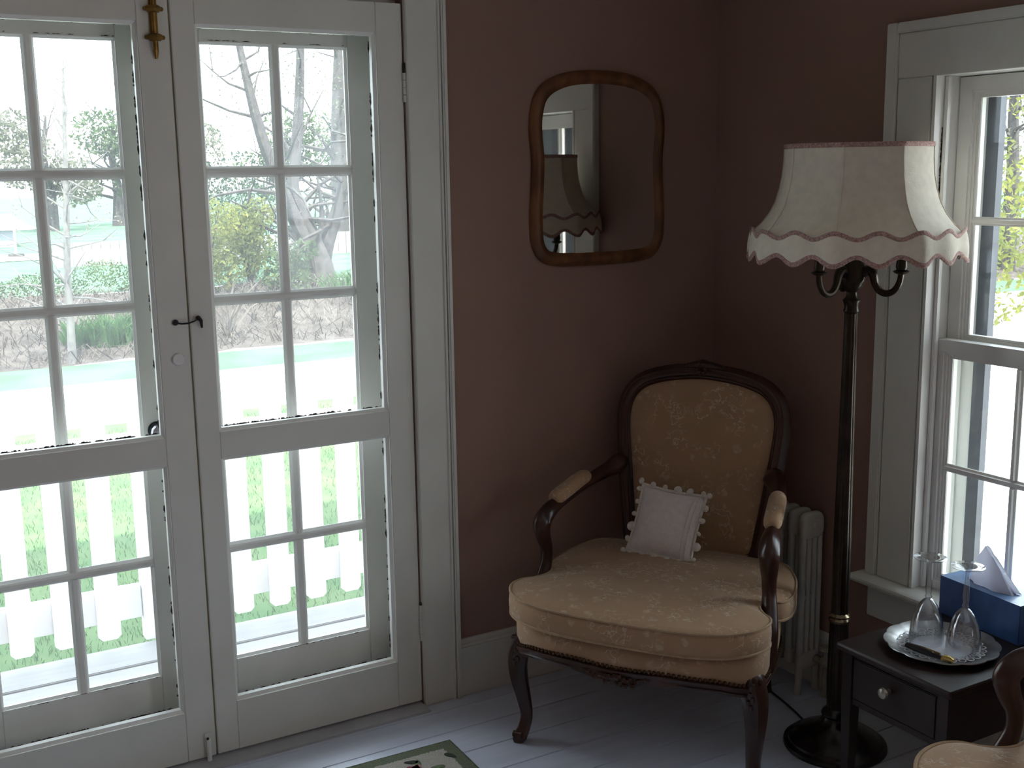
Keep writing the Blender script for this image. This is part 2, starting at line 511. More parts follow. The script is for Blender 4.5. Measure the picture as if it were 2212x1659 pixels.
# -------------------------------------------------------- inner door leaves (two open lights each)
def chips(spans, seed, name='flaked_paint', parent=None):
    """irregular slivers of flaked paint; spans = (p0, p1, normal width, n)"""
    rnd = random.Random(seed); b = MB()
    for p0, p1, across, n, wid in spans:
        p0, p1, a = Vector(p0), Vector(p1), Vector(across)
        d = p1 - p0; t = 0.0
        for i in range(n):
            t = rnd.random(); ln = rnd.uniform(0.004, 0.028) / d.length
            q0, q1 = p0 + d * t, p0 + d * min(1, t + ln)
            k = 5; top = []; bot = []
            for j in range(k + 1):
                q = q0.lerp(q1, j / k)
                w = wid * rnd.uniform(0.25, 1.0) * (sin(pi * (j + 0.3) / (k + 0.6)))
                top.append(q + a * w); bot.append(q - a * w * 0.3)
            nrm = d.normalized().cross(a) * 0.0006
            v = [p + nrm for p in top] + [p + nrm for p in bot] + [p - nrm for p in top] + [p - nrm for p in bot]
            m = k + 1; f = []
            for j in range(k):
                f += [(j, j + 1, m + j + 1, m + j), (2 * m + j, 3 * m + j, 3 * m + j + 1, 2 * m + j + 1),
                      (j, 2 * m + j, 2 * m + j + 1, j + 1), (m + j, m + j + 1, 3 * m + j + 1, 3 * m + j)]
            b.add(v, f)
    o = b.build(name, CHIP, parent)
    tag(o, kind='stuff')
    return o

Z = dict(b0=0.012, b1=0.153, m0=0.844, m1=0.917, t0=1.958, t1=2.036)
def inner_leaf(n, x0, x1, xl, xr, label):
    d = struct('door_%d' % n, label)
    y0, y1 = 0.0, 0.034
    MB().box(x0, xl, y0, y1, Z['b0'], Z['t1']).build('stile', PAINT, d, bevel=0.0018)
    MB().box(xr, x1, y0, y1, Z['b0'], Z['t1']).build('stile', PAINT, d, bevel=0.0018)
    for za, zb in ((Z['b0'], Z['b1']), (Z['m0'], Z['m1']), (Z['t0'], Z['t1'])):
        MB().box(xl + 0.0003, xr - 0.0003, y0 + 0.0003, y1 - 0.0003, za, zb).build('rail', PAINT, d, bevel=0.0012)
    # shallow sticking bead around each opening, set just inside the front face
    for za, zb in ((Z['b1'], Z['m0']), (Z['m1'], Z['t0'])):
        bm_ = MB()
        w = 0.008
        o = [(xl, za), (xr, za), (xr, zb), (xl, zb)]
        i_ = [(xl + w, za + w), (xr - w, za + w), (xr - w, zb - w), (xl + w, zb - w)]
        R = []
        for pts, yy in ((o, 0.006), (i_, 0.014), (i_, 0.030), (o, 0.030)):
            R.append([(p[0], yy, p[1]) for p in pts])
        bm_.rings(R, True, False, True)
        bm_.build('sticking', PAINT2, d, ang=20)
    rnd = 10 * n
    chips([((xl + 0.01, 0.0345, Z['m1'] + 0.006), (xr - 0.01, 0.0345, Z['m1'] + 0.006), (0, 0, 1), 60, 0.007),
           ((xr - 0.0085, 0.031, Z['m1'] + 0.02), (xr - 0.0085, 0.031, Z['t0'] - 0.02), (-1, 0, 0), 34, 0.004),
           ((xr - 0.0085, 0.031, Z['b1'] + 0.02), (xr - 0.0085, 0.031, Z['m0'] - 0.02), (-1, 0, 0), 22, 0.004),
           ((xl + 0.01, 0.0345, Z['b1'] + 0.006), (xr - 0.01, 0.0345, Z['b1'] + 0.006), (0, 0, 1), 34, 0.005),
           ((xl + 0.01, 0.0345, Z['t0'] - 0.006), (xr - 0.01, 0.0345, Z['t0'] - 0.006), (0, 0, -1), 26, 0.003)], rnd, parent=d)
    return d
dl = inner_leaf(1, -2.364, -1.7395, -2.287, -1.817, 'left white painted inner door leaf with brass bolt, hook latch and two open lights')
dr = inner_leaf(2, -1.7345, -1.1100, -1.675, -1.187, 'right white painted inner door leaf beside the rose wall, with painted hinges')
MB().box(-1.7388, -1.7352, 0.010, 0.030, 0.02, 2.03).build('gap_light_strip', mat('gap_light_yellow', (0.62, 0.52, 0.30), 0.6, 0.1), dl)  # yellowish strip coloured as the slit of light between the leaves

# brass surface bolt at the top of the left leaf
bx, by = -1.776, -0.001
b = MB()
b.box(bx - 0.010, bx + 0.010, -0.006, -0.0003, 1.921, 2.034)
b.build('bolt_plate', BRASS, dl, bevel=0.002)
b = MB()
b.tube([(bx, -0.011, 1.888), (bx, -0.011, 2.034)], 0.0065, 10)
b.tube([(bx, -0.010, 1.868), (bx, -0.010, 1.888)], [0.003, 0.0075], 10)
bolt = b.build('bolt_rod', BRASS, dl)
for zz in (1.919, 1.986):
    b = MB()
    b.tube([(bx - 0.019, -0.008, zz), (bx - 0.012, -0.009, zz), (bx, -0.018, zz), (bx + 0.012, -0.009, zz), (bx + 0.019, -0.008, zz)], [0.004, 0.009, 0.009, 0.009, 0.004], 8)
    b.ball((bx - 0.020, -0.008, zz), 0.0055); b.ball((bx + 0.020, -0.008, zz), 0.0055)
    b.build('bolt_staple', BRASS, dl)

# hook and eye latch across the gap
b = MB()
b.ball((-1.773, -0.006, 1.217), 0.008, sq=(1, 0.8, 1))
b.tube([(-1.773, -0.012, 1.217), (-1.760, -0.016, 1.214), (-1.742, -0.016, 1.214), (-1.728, -0.015, 1.218), (-1.718, -0.012, 1.222)], 0.0022, 8)
b.build('latch_hook', STEEL, dl)
b = MB()
b.tube([(-1.714, -0.001, 1.224), (-1.716, -0.012, 1.226), (-1.710, -0.016, 1.218), (-1.708, -0.013, 1.200)], [0.006, 0.006, 0.005, 0.003], 8)
b.build('latch_eye', STEEL, dr)
# painted-over round rosette
b = MB()
b.lathe([(0.001, 0.0), (0.0165, 0.0), (0.0165, 0.003), (0.014, 0.006), (0.004, 0.007), (0.001, 0.007)], 28)
ro = b.build('rosette', mat('painted_rosette', (0.80, 0.80, 0.78), 0.35), dl, (-1.771, 0.0, 1.121))
ro.rotation_euler = (radians(90), 0, 0)
# painted floor bolt
b = MB()
b.box(-1.772, -1.752, -0.005, -0.0003, 0.030, 0.085)
b.build('floor_bolt_plate', PAINT, dl, bevel=0.0015)
MB().tube([(-1.762, -0.010, 0.004), (-1.762, -0.010, 0.072)], 0.0065, 10).build('floor_bolt_rod', PAINT2, dl)
MB().ball((-1.765, -0.016, 0.073), 0.004).build('floor_bolt_knob', STEEL, dl)
# painted hinges on the right leaf
for za, zb in ((1.775, 1.873), (0.205, 0.318)):
    b = MB()
    k = 5; h = (zb - za) / k
    for i in range(k):
        b.tube([(-1.1088, -0.006, za + i * h + 0.0008), (-1.1088, -0.006, za + (i + 1) * h - 0.0008)], 0.0052, 10, mi=1 if (i == 4 and za > 1) else 0)
    b.ball((-1.1088, -0.006, zb + 0.003), 0.0058, mi=1)
    b.build('hinge', [PAINT, CHIP], dr)

# -------------------------------------------------------- outer glazed ten-light doors
def glazed_leaf(n, x0, x1, gx0, gx1, label, knob=None):
    d = struct('door_%d' % n, label)
    y0, y1 = 0.120, 0.156
    gz0, gz1 = 0.222, 1.928
    MB().box(x0, gx0, y0, y1, 0.014, 2.036).build('stile', PAINT2, d, bevel=0.0015)
    MB().box(gx1, x1, y0, y1, 0.014, 2.036).build('stile', PAINT2, d, bevel=0.0015)
    MB().box(gx0 + 0.0003, gx1 - 0.0003, y0 + 0.0004, y1, 0.014, gz0).build('rail', PAINT2, d, bevel=0.001)
    MB().box(gx0 + 0.0003, gx1 - 0.0003, y0 + 0.0004, y1, gz1, 2.036).build('rail', PAINT2, d, bevel=0.001)
    cx = (gx0 + gx1) / 2
    hz = [0.552, 0.872, 1.2515, 1.594]
    def mun(pa, pb, vertical):
        b = MB(); w = 0.0095
        if vertical:
            pr_ = [(-w, 0.004), (-w * 0.45, 0.000), (w * 0.45, 0.000), (w, 0.004), (w, 0.020), (w * 0.5, 0.034), (-w * 0.5, 0.034), (-w, 0.020)]
            R = [[(pa[0] + p[0], y0 + p[1], z) for p in pr_] for z in (pa[1], pb[1])]
        else:
            pr_ = [(-w, 0.004), (-w * 0.45, 0.000), (w * 0.45, 0.000), (w, 0.004), (w, 0.020), (w * 0.5, 0.034), (-w * 0.5, 0.034), (-w, 0.020)]
            R = [[(x, y0 + p[1], pa[1] + p[0]) for p in pr_] for x in (pa[0], pb[0])]
        b.rings(R)
        return b.build('muntin', PAINT2, d, ang=25)
    zz = [gz0] + hz + [gz1]
    for z in hz:
        mun((gx0, z), (gx1, z), False)
    for i in range(5):
        mun((cx, zz[i] + (0.0096 if i else 0)), (cx, zz[i + 1] - (0.0096 if i < 4 else 0)), True)
    # small putty bead around every light
    for i in range(5):
        for xa, xb in ((gx0, cx - 0.0095), (cx + 0.0095, gx1)):
            za, zb = zz[i] + (0.0095 if i else 0), zz[i + 1] - (0.0095 if i < 4 else 0)
            w = 0.006; b = MB()
            o = [(xa, za), (xb, za), (xb, zb), (xa, zb)]
            k = [(xa + w, za + w), (xb - w, za + w), (xb - w, zb - w), (xa + w, zb - w)]
            b.rings([[(p[0], yy, p[1]) for p in q] for q, yy in ((o, y0 + 0.005), (k, y0 + 0.014), (k, y0 + 0.016), (o, y0 + 0.018))], True, False, True)
            bead = b.build('glazing_bead', PAINT2, d, ang=20)
            MB().box(xa, xb, y0 + 0.0165, y0 + 0.0195, za, zb).build('pane', GLASS, d)
    chips([((gx0 + 0.01, y0 - 0.0007, gz0 - 0.0), (gx1 - 0.01, y0 - 0.0007, gz0 - 0.0), (0, 0, -1), 10, 0.002),
           ((gx0, y0 - 0.0007, gz1 + 0.004), (gx1, y0 - 0.0007, gz1 + 0.004), (0, 0, 1), 10, 0.002)], 50 + n, parent=d)
    return d
g3 = glazed_leaf(3, -2.364, -1.739, -2.255, -1.845, 'left outer glazed door with ten panes and a dark glass knob')
g4 = glazed_leaf(4, -1.735, -1.1190, -1.634, -1.222, 'right outer glazed door with ten panes')
MB().box(-1.7388, -1.7352, 0.125, 0.150, 0.02, 2.03).build('astragal', PAINT2, g4)
# knob of the outer door, standing between the two layers
b = MB()
b.lathe([(0.001, 0), (0.0225, 0), (0.0235, 0.003), (0.020, 0.007), (0.010, 0.009), (0.001, 0.009)], 24)
kn = b.build('knob_rose', mat('dark_knob_rose', (0.045, 0.05, 0.06), 0.35, metal=0.7), g3, (-1.812, 0.1198, 0.918)); kn.rotation_euler = (radians(90), 0, 0)
b = MB()
b.lathe([(0.001, 0.009), (0.009, 0.009), (0.009, 0.020), (0.017, 0.026), (0.023, 0.036), (0.021, 0.048), (0.011, 0.054), (0.001, 0.055)], 12)
kn2 = b.build('door_knob', mat('violet_glass_knob', (0.30, 0.25, 0.30), 0.12, spec=0.8), g3, (-1.812, 0.1198, 0.918), ang=15); kn2.rotation_euler = (radians(90), 0, 0)

# -------------------------------------------------------- baseboards
def baseboard(name, axis, a0, a1, label):
    d = struct(name, label)
    if axis == 'y':
        MB().box(a0, a1, -0.018, -0.0005, 0.0, 0.158).build('board', PAINT, d, bevel=0.002)
        pr_ = [(0, 0), (-0.018, 0), (-0.016, 0.008), (-0.008, 0.014), (-0.006, 0.020), (0, 0.021)]
        MB().rings([[(x, p[0] - 0.0005, 0.1585 + p[1]) for p in pr_] for x in (a0, a1)]).build('cap_moulding', PAINT, d)
    else:
        MB().box(-0.018, -0.0005, a0, a1, 0.0, 0.158).build('board', PAINT, d, bevel=0.002)
        pr_ = [(0, 0), (-0.018, 0), (-0.016, 0.008), (-0.008, 0.014), (-0.006, 0.020), (0, 0.021)]
        MB().rings([[(p[0] - 0.0005, y, 0.1585 + p[1]) for p in pr_] for y in (a0, a1)]).build('cap_moulding', PAINT, d)
    return d
baseboard('baseboard_back', 'y', -0.986, -0.0195, 'white baseboard between the door casing and the corner')
baseboard('baseboard_right', 'x', Y_F, -0.001, 'white baseboard along the window wall')

# -------------------------------------------------------- sash window in the right wall
t2 = struct('trim_2', 'white painted casing, stool and apron of the sash window')
HZ = 1.809
def cb(y0, y1, z0, z1, x0=-0.020, name='casing_board'):
    return MB().box(x0, -0.0005, y0, y1, z0, z1).build(name, PAINT, t2, bevel=0.002)
cb(-0.8680, -0.7575, 0.4285, HZ)
cb(-1.5205, -1.4040, 0.4285, HZ)
cb(-1.5205, -0.7555, HZ + 0.0005, 1.925)
MB().box(-0.029, -0.0005, -0.7550, -0.7200, 0.4285, 1.953).build('back_band', PAINT, t2, bevel=0.003)
MB().box(-0.029, -0.0005, -1.5560, -1.5210, 0.4285, 1.953).build('back_band', PAINT, t2, bevel=0.003)
MB().box(-0.029, -0.0005, -1.5205, -0.7555, 1.9255, 1.953).build('back_band', PAINT, t2, bevel=0.003)
b = MB()
pr_ = [(-0.001, 0), (-0.062, 0), (-0.070, 0.005), (-0.072, 0.011), (-0.070, 0.017), (-0.062, 0.022), (-0.001, 0.022)]
b.rings([[(p[0], y, 0.406 + p[1]) for p in pr_] for y in (-1.575, -0.700)])
b.box(-0.002, 0.168, WY0 + 0.001, WY1 - 0.001, 0.406, 0.428)
b.build('stool', PAINT, t2, bevel=0.001)
cb(-1.545, -0.725, 0.300, 0.4055, -0.018, 'apron')
w1 = struct('window_1', 'tall white double hung sash window with two over two panes per sash')
for ya, yb in ((WY1 - 0.010, WY1 - 0.0005), (WY0 + 0.0005, WY0 + 0.010)):
    MB().box(-0.019, 0.168, ya, yb, 0.4285, WZ1 - 0.001).build('jamb', PAINT2, w1)
MB().box(-0.019, 0.168, WY0 + 0.0105, WY1 - 0.0105, WZ1 - 0.021, WZ1 - 0.001).build('head_jamb', PAINT2, w1)
for ya, yb in ((WY1 - 0.021, WY1 - 0.0105), (WY0 + 0.0105, WY0 + 0.021)):
    MB().box(0.012, 0.028, ya, yb, 0.4285, WZ1 - 0.0215).build('stop_bead', PAINT2, w1, bevel=0.002)
    MB().box(0.108, 0.122, ya, yb, 0.4285, WZ1 - 0.0215).build('blind_stop', PAINT2, w1)
def sash(name, xa, xb, ya, yb, za, zb, st, rb, rt, mz, parent):
    """sash frame between x=xa..xb; st stile width, rb/rt bottom and top rails, mz height of the cross bar"""
    b = MB()
    b.box(xa, xb, ya, ya + st, za, zb); b.box(xa, xb, yb - st, yb, za, zb)
    b.box(xa, xb, ya + st, yb - st, za, za + rb); b.box(xa, xb, ya + st, yb - st, zb - rt, zb)
    # stepped ovolo moulding towards the glass
    for k, (w, dd) in enumerate(((0.007, 0.006), (0.013, 0.011), (0.019, 0.015))):
        o = [(ya + st, za + rb), (yb - st, za + rb), (yb - st, zb - rt), (ya + st, zb - rt)]
        w0 = (0, 0.007, 0.013)[k]
        i0 = [(o[0][0] + w0, o[0][1] + w0), (o[1][0] - w0, o[1][1] + w0), (o[2][0] - w0, o[2][1] - w0), (o[3][0] + w0, o[3][1] - w0)]
        i1 = [(o[0][0] + w, o[0][1] + w), (o[1][0] - w, o[1][1] + w), (o[2][0] - w, o[2][1] - w), (o[3][0] + w, o[3][1] - w)]
        b.rings([[(xx, p[0], p[1]) for p in q] for q, xx in ((i0, xa + dd), (i1, xa + dd), (i1, xb), (i0, xb))], True, False, True)
    s = b.build(name, PAINT2, parent, ang=25)
    cy = (ya + yb) / 2
    g0, g1, h0, h1 = ya + st + 0.019, yb - st - 0.019, za + rb + 0.019, zb - rt - 0.019
    for (p0, p1, vert) in (((cy, h0), (cy, mz - 0.011), 1), ((cy, mz + 0.011), (cy, h1), 1), ((g0, mz), (g1, mz), 0)):
        bm_ = MB(); prf = [(-0.011, 0.017), (-0.011, 0.012), (-0.006, 0.008), (-0.0045, 0.002), (0.0045, 0.002), (0.006, 0.008), (0.011, 0.012), (0.011, 0.017)]
        if vert:
            R = [[(xa + q[1], p0[0] + q[0], z) for q in prf] for z in (p0[1], p1[1])]
        else:
            R = [[(xa + q[1], y, p0[1] + q[0]) for q in prf] for y in (p0[0], p1[0])]
        bm_.rings(R); bm_.build('muntin', PAINT2, s, ang=25)
    for (a, c_) in ((g0, cy - 0.004), (cy + 0.004, g1)):
        for (e, g) in ((h0, mz - 0.004), (mz + 0.004, h1)):
            MB().box(xa + 0.0175, xa + 0.0205, a, c_, e, g).build('pane', GLASS2, s)
    return s
sash('lower_sash', 0.030, 0.065, -1.391, -0.885, 0.430, 1.125, 0.024, 0.022, 0.032, 0.776, w1)
sash('upper_sash', 0.070, 0.105, -1.391, -0.885, 1.088, 1.806, 0.036, 0.030, 0.034, 1.438, w1)
b = MB()
STORM = mat('grey_storm_frame', (0.07, 0.075, 0.09), 0.5, 0.15, 20)
for ya, yb in ((-0.968, -0.9305), (-1.3455, -1.308)):
    b.box(0.126, 0.150, ya, yb, 0.4285, 1.807)
b.box(0.126, 0.150, -1.308, -0.968, 1.775, 1.807); b.box(0.126, 0.150, -1.308, -0.968, 0.4285, 0.455); b.box(0.126, 0.150, -1.308, -0.968, 1.09, 1.115)
for ya, yb in ((-0.930, -0.8845), (-1.3915, -1.346)):
    MB().box(0.128, 0.160, ya, yb, 0.4285, 1.807).build('outer_stop', PAINT2, w1, bevel=0.001)
b.build('storm_frame', STORM, w1)
# faint green chipped paint at the jamb
chips([((0.0105, -0.8845, 1.50), (0.0105, -0.8845, 1.68), (-1, 0, 0), 26, 0.004)], 77, parent=w1)

# plain frame in the unseen second opening, added to bring fill light onto the doors
d = struct('added_fill_window')
for u0, u1 in ((-4.3995, -4.35), (-2.95, -2.9005), (-3.675, -3.625)):
    MB().box(0.05, 0.10, u0, u1, 0.4505, 2.1095).build('stile', PAINT2, d)
for z0, z1 in ((0.4505, 0.50), (2.06, 2.1095), (1.26, 1.30)):
    for u0, u1 in ((-4.3495, -3.6755), (-3.6245, -2.9505)):
        MB().box(0.05, 0.10, u0, u1, z0, z1).build('rail', PAINT2, d)

# =================================================================== ARMCHAIR
def sy(D):           # depth behind the front ears -> local y (chair faces +y)
    return 0.28 - D

def smooth_closed(half, n=5):
    """half outline (X>=0) from front centre to back centre -> closed smooth outline"""
    full = list(half) + [(-x, d) for x, d in reversed(half[1:-1])]
    return [(p.x, p.y) for p in catmull([(x, d, 0) for x, d in full], n, True)]

def make_chair(label):
    root = thing('armchair', label, 'armchair')
    # ---- front legs (cabriole) with carved knee and scroll foot
    def leg_sec(th):
        return 1.0 + 0.07 * cos(4 * th) + 0.03 * cos(8 * th)
    for sx in (1, -1):
        pts = catmull([(sx * 0.312, sy(0.016), 0.335), (sx * 0.320, sy(-0.002), 0.305), (sx * 0.334, sy(-0.014), 0.262), (sx * 0.336, sy(-0.010), 0.205),
                       (sx * 0.330, sy(0.006), 0.135), (sx * 0.325, sy(0.016), 0.075), (sx * 0.329, sy(0.006), 0.035), (sx * 0.336, sy(-0.008), 0.012), (sx * 0.336, sy(-0.006), 0.0)], 4)
        rad = lerp_list([0.024, 0.032, 0.031, 0.027, 0.0215, 0.0180, 0.0185, 0.0215, 0.014], 4)
        b = MB().tube(pts, rad, 20, sec=leg_sec)
        lg = b.build('leg', MAHOG, root, ang=50)
        c = MB()
        rnd = random.Random(3)
        for k in range(7):
            a = k / 6
            c.ball((sx * (0.322 + 0.010 * a + 0.008 * sin(k * 2.1)), sy(-0.034 - 0.010 * a), 0.312 - 0.060 * a), 0.0105 - 0.004 * a, 7, 4, sq=(1, 0.8, 1.3))
        for k in range(5):
            t = -1 + k / 2
            c.ball((sx * 0.322 + 0.024 * t, sy(-0.026 + 0.010 * t * t), 0.318 - 0.006 * t * t), 0.0085, 7, 4)
        c.build('knee_carving', MAHOG, lg)
        c = MB()
        c.tube([(sx * 0.336 - 0.014, sy(-0.018), 0.024), (sx * 0.336 + 0.014, sy(-0.018), 0.024)], 0.0095, 12)
        c.build('foot_scroll', MAHOG, lg)
    for sx in (1, -1):
        pts = catmull([(sx * 0.222, sy(0.505), 0.40), (sx * 0.222, sy(0.51), 0.30), (sx * 0.218, sy(0.53), 0.18), (sx * 0.214, sy(0.57), 0.06), (sx * 0.213, sy(0.595), 0.0)], 4)
        MB().tube(pts, lerp_list([0.022, 0.024, 0.020, 0.016, 0.015], 4), 12, sec=leg_sec).build('leg', MAHOG, root, ang=50)
    # ---- seat frame: serpentine rail, upholstered base
    half = [(0, -0.118), (0.10, -0.117), (0.19, -0.108), (0.265, -0.078), (0.318, -0.035), (0.342, 0.015), (0.343, 0.09), (0.335, 0.20), (0.305, 0.34), (0.255, 0.45), (0.19, 0.508), (0.09, 0.515), (0, 0.515)]
    out = smooth_closed(half, 5)
    def nail_z(x, D):
        if D > -0.03:
            k = 0.0
        else:
            k = min(1.0, (-D - 0.03) / 0.05)
        w = max(0.0, cos(min(1.0, abs(x) / 0.33) * pi / 2))
        return 0.303 + k * (0.036 * w ** 0.6 - 0.014 * math.exp(-(x / 0.11) ** 2))
    cx, cd = 0.0, 0.2
    def ring(scale, zf):
        return [(cx + (x - cx) * scale, sy(cd + (d - cd) * scale), zf(x, d)) for x, d in out]
    b = MB()
    b.rings([ring(0.985, lambda x, d: nail_z(x, d) - 0.01), ring(0.998, lambda x, d: nail_z(x, d)), ring(1.012, lambda x, d: nail_z(x, d) + 0.02),
             ring(1.012, lambda x, d: 0.365), ring(0.995, lambda x, d: 0.382), ring(0.955, lambda x, d: 0.391), ring(0.5, lambda x, d: 0.392)])
    b.build('seat_base', BROC, root, ang=60)
    b = MB()
    hgt = lambda x, d: 0.028 + (0.016 * math.exp(-(x / 0.10) ** 2) if d < -0.03 else 0.0)
    b.rings([ring(0.95, lambda x, d: nail_z(x, d) - hgt(x, d)), ring(1.008, lambda x, d: nail_z(x, d) - hgt(x, d)), ring(1.020, lambda x, d: nail_z(x, d) - hgt(x, d) + 0.008),
             ring(1.012, lambda x, d: nail_z(x, d) - 0.018), ring(1.026, lambda x, d: nail_z(x, d) - 0.010), ring(1.026, lambda x, d: nail_z(x, d) - 0.004),
             ring(1.010, lambda x, d: nail_z(x, d) - 0.0005), ring(0.95, lambda x, d: nail_z(x, d) - 0.0005)], True, False, True)
    rail = b.build('seat_rail', MAHOG, root, ang=50)
    c = MB()
    rnd = random.Random(11)
    for k in range(44):
        a = (k - 21.5) / 21.5
        x = a * 0.105
        z = nail_z(x, -0.11) - 0.016 - 0.026 * (1 - a * a) * rnd.random() - 0.002 * abs(a)
        c.ball((x, sy(-0.122 - 0.006 * rnd.random() + 0.012 * a * a), z), rnd.uniform(0.006, 0.0105) * (1.15 - 0.5 * abs(a)), 7, 4)
    c.build('rail_carving', MAHOG, rail)
    # brass nail heads along the front and sides
    c = MB(); last = None
    dense = smooth_closed(half, 40)
    for x, d in dense:
        if d > 0.30:
            continue
        p = Vector((cx + (x - cx) * 1.012, sy(cd + (d - cd) * 1.012), nail_z(x, d) + 0.004))
        if last is None or (p - last).length > 0.0118:
            c.ball(p, 0.0052, 7, 4); last = p
    tag(c.build('nail_trim', mat('bronze_nail_heads', (0.10, 0.055, 0.03), 0.3, metal=0.7), root), kind='stuff')
    # ---- loose T-shaped cushion
    halfc = [(0, -0.142), (0.11, -0.140), (0.20, -0.130), (0.275, -0.104), (0.330, -0.058), (0.357, 0.0), (0.352, 0.045), (0.325, 0.076), (0.308, 0.108), (0.304, 0.140),
             (0.318, 0.180), (0.350, 0.215), (0.357, 0.285), (0.335, 0.390), (0.280, 0.470), (0.18, 0.492), (0.08, 0.496), (0, 0.496)]
    oc = smooth_closed(halfc, 5)
    def rc(scale, z, drop=0.0):
        return [((x) * scale, sy(cd + (d - cd) * scale), z - drop * max(0.0, (abs(x) - 0.30) / 0.06) * (1 if d > 0.18 else 0)) for x, d in oc]
    b = MB()
    b.rings([rc(0.90, 0.3935), rc(0.982, 0.3935), rc(0.996, 0.3945), rc(1.002, 0.398, 0.004), rc(1.010, 0.412, 0.010), rc(1.012, 0.430, 0.012), rc(1.008, 0.447, 0.014), rc(1.0, 0.457, 0.016), rc(0.985, 0.4605, 0.014),
             rc(0.93, 0.4640, 0.004), rc(0.80, 0.470), rc(0.6, 0.476), rc(0.35, 0.480), rc(0.12, 0.482)])
    cu = b.build('seat_cushion', BROC, root, ang=60)
    pc = MB()
    pc.tube([Vector(p) for p in rc(1.002, 0.4585, 0.016)], 0.0042, 6, loop=True)
    pc.tube([Vector(p) for p in rc(1.002, 0.3975, 0.004)], 0.0042, 6, loop=True)
    pc.build('piping', mat('cushion_piping', (0.40, 0.27, 0.16), 0.8, 0.1, 40), cu)
    # ---- back: carved frame loop with upholstered panel
    def bd(z):
        return 0.498 + (z - 0.42) * 0.175
    hb = [(0, 0.982), (0.06, 0.978), (0.13, 0.966), (0.190, 0.944), (0.228, 0.905), (0.243, 0.850), (0.240, 0.780), (0.229, 0.690), (0.217, 0.600), (0.203, 0.510), (0.192, 0.455), (0.155, 0.437), (0.08, 0.434), (0, 0.434)]
    fullb = hb + [(-x, z) for x, z in reversed(hb[1:-1])]
    loop = catmull([(x, sy(bd(z)), z) for x, z in fullb], 5, True)
    b = MB()
    nrm = Vector((0, 1, 0.175)).normalized()
    prf = lambda th: 1.0 + 0.10 * cos(4 * th) - 0.05 * cos(6 * th)
    b.tube(loop, [(0.021, 0.0235)] * len(loop), 16, loop=True, sec=prf, up=nrm)
    bf = b.build('back_frame', MAHOG, root, ang=50)
    c = MB()
    # raised outer bead and crest carving
    lp2 = [p * 1 for p in loop]
    cen = Vector((0, sy(bd(0.70)), 0.70))
    c.tube([p + (p - cen).normalized() * 0.010 + nrm * 0.019 for p in loop], 0.0035, 6, loop=True)
    c.tube([p - (p - cen).normalized() * 0.014 + nrm * 0.017 for p in loop], 0.003, 6, loop=True)
    c.build('frame_bead', MAHOG, bf)
    c = MB()
    for k in range(-7, 8):
        a = k / 7
        c.ball((0.080 * a, sy(bd(0.99)) + 0.016 * (1 - abs(a)) , 0.994 + 0.020 * (1 - abs(a)) ** 0.7 - 0.006), 0.014 * (1.25 - 0.70 * abs(a)), 8, 5, sq=(1.2, 1, 0.9))
    for k in range(6):
        t = 2 * pi * k / 6
        c.ball((0.013 * cos(t), sy(bd(0.985)) + 0.026, 0.994 + 0.013 * sin(t)), 0.0075, 7, 4)
    c.build('crest_carving', MAHOG, bf)
    inner = [p + (cen - p).normalized() * 0.018 for p in loop]
    def pr_ring(s, dy):
        return [cen + (p - cen) * s + nrm * dy for p in inner]
    b = MB()
    b.rings([pr_ring(1.0, -0.018), pr_ring(1.0, 0.004), pr_ring(0.96, 0.010), pr_ring(0.85, 0.016), pr_ring(0.6, 0.021), pr_ring(0.3, 0.023), pr_ring(0.06, 0.024)])
    b.build('back_panel', BROC, root, ang=60)
    # ---- arms with padded rests
    arm_sec = lambda th: 1.0 + 0.08 * cos(4 * th)
    for sx in (1, -1):
        cp_ = [(0.236, 0.525, 0.715), (0.243, 0.505, 0.697), (0.262, 0.46, 0.684), (0.284, 0.385, 0.671), (0.302, 0.285, 0.654), (0.314, 0.205, 0.640), (0.321, 0.155, 0.626), (0.325, 0.128, 0.600),
               (0.324, 0.134, 0.565), (0.321, 0.150, 0.525), (0.322, 0.150, 0.485), (0.328, 0.132, 0.440), (0.333, 0.108, 0.395), (0.335, 0.090, 0.350), (0.334, 0.080, 0.300)]
        pts = catmull([(sx * x, sy(d), z) for x, d, z in cp_], 4)
        rad = lerp_list([0.022, 0.032, 0.023, 0.0185, 0.0185, 0.021, 0.026, 0.027, 0.023, 0.0185, 0.0175, 0.020, 0.024, 0.024, 0.020], 4)
        ar = MB().tube(pts, rad, 16, sec=arm_sec).build('arm', MAHOG, root, ang=50)
        c = MB()
        off = Vector((sx * 0.0165, 0, 0.0))
        c.tube([p + (Vector((0, 0.016, 0.012)) if p.z > 0.53 else Vector((0, 0.015, 0))) for p in pts[22:46]], 0.0028, 6)
        c.tube([p + Vector((sx * 0.012, 0.008, 0.0)) for p in pts[26:46]], 0.0028, 6)
        c.build('arm_bead', MAHOG, ar)
        pp = catmull([(sx * 0.2845, sy(0.372), 0.689), (sx * 0.293, sy(0.335), 0.686), (sx * 0.303, sy(0.27), 0.673), (sx * 0.311, sy(0.215), 0.662), (sx * 0.3145, sy(0.186), 0.655)], 4)
        n = len(pp)
        rr = [0.024 * max(0.25, (1 - abs(2 * i / (n - 1) - 1) ** 5)) ** 0.5 for i in range(n)]
        MB().tube(pp, [(r_ * 0.92, r_ * 1.05) for r_ in rr], 14, up=(0, 0, 1)).build('arm_pad', BROC, ar, ang=60)
    return root

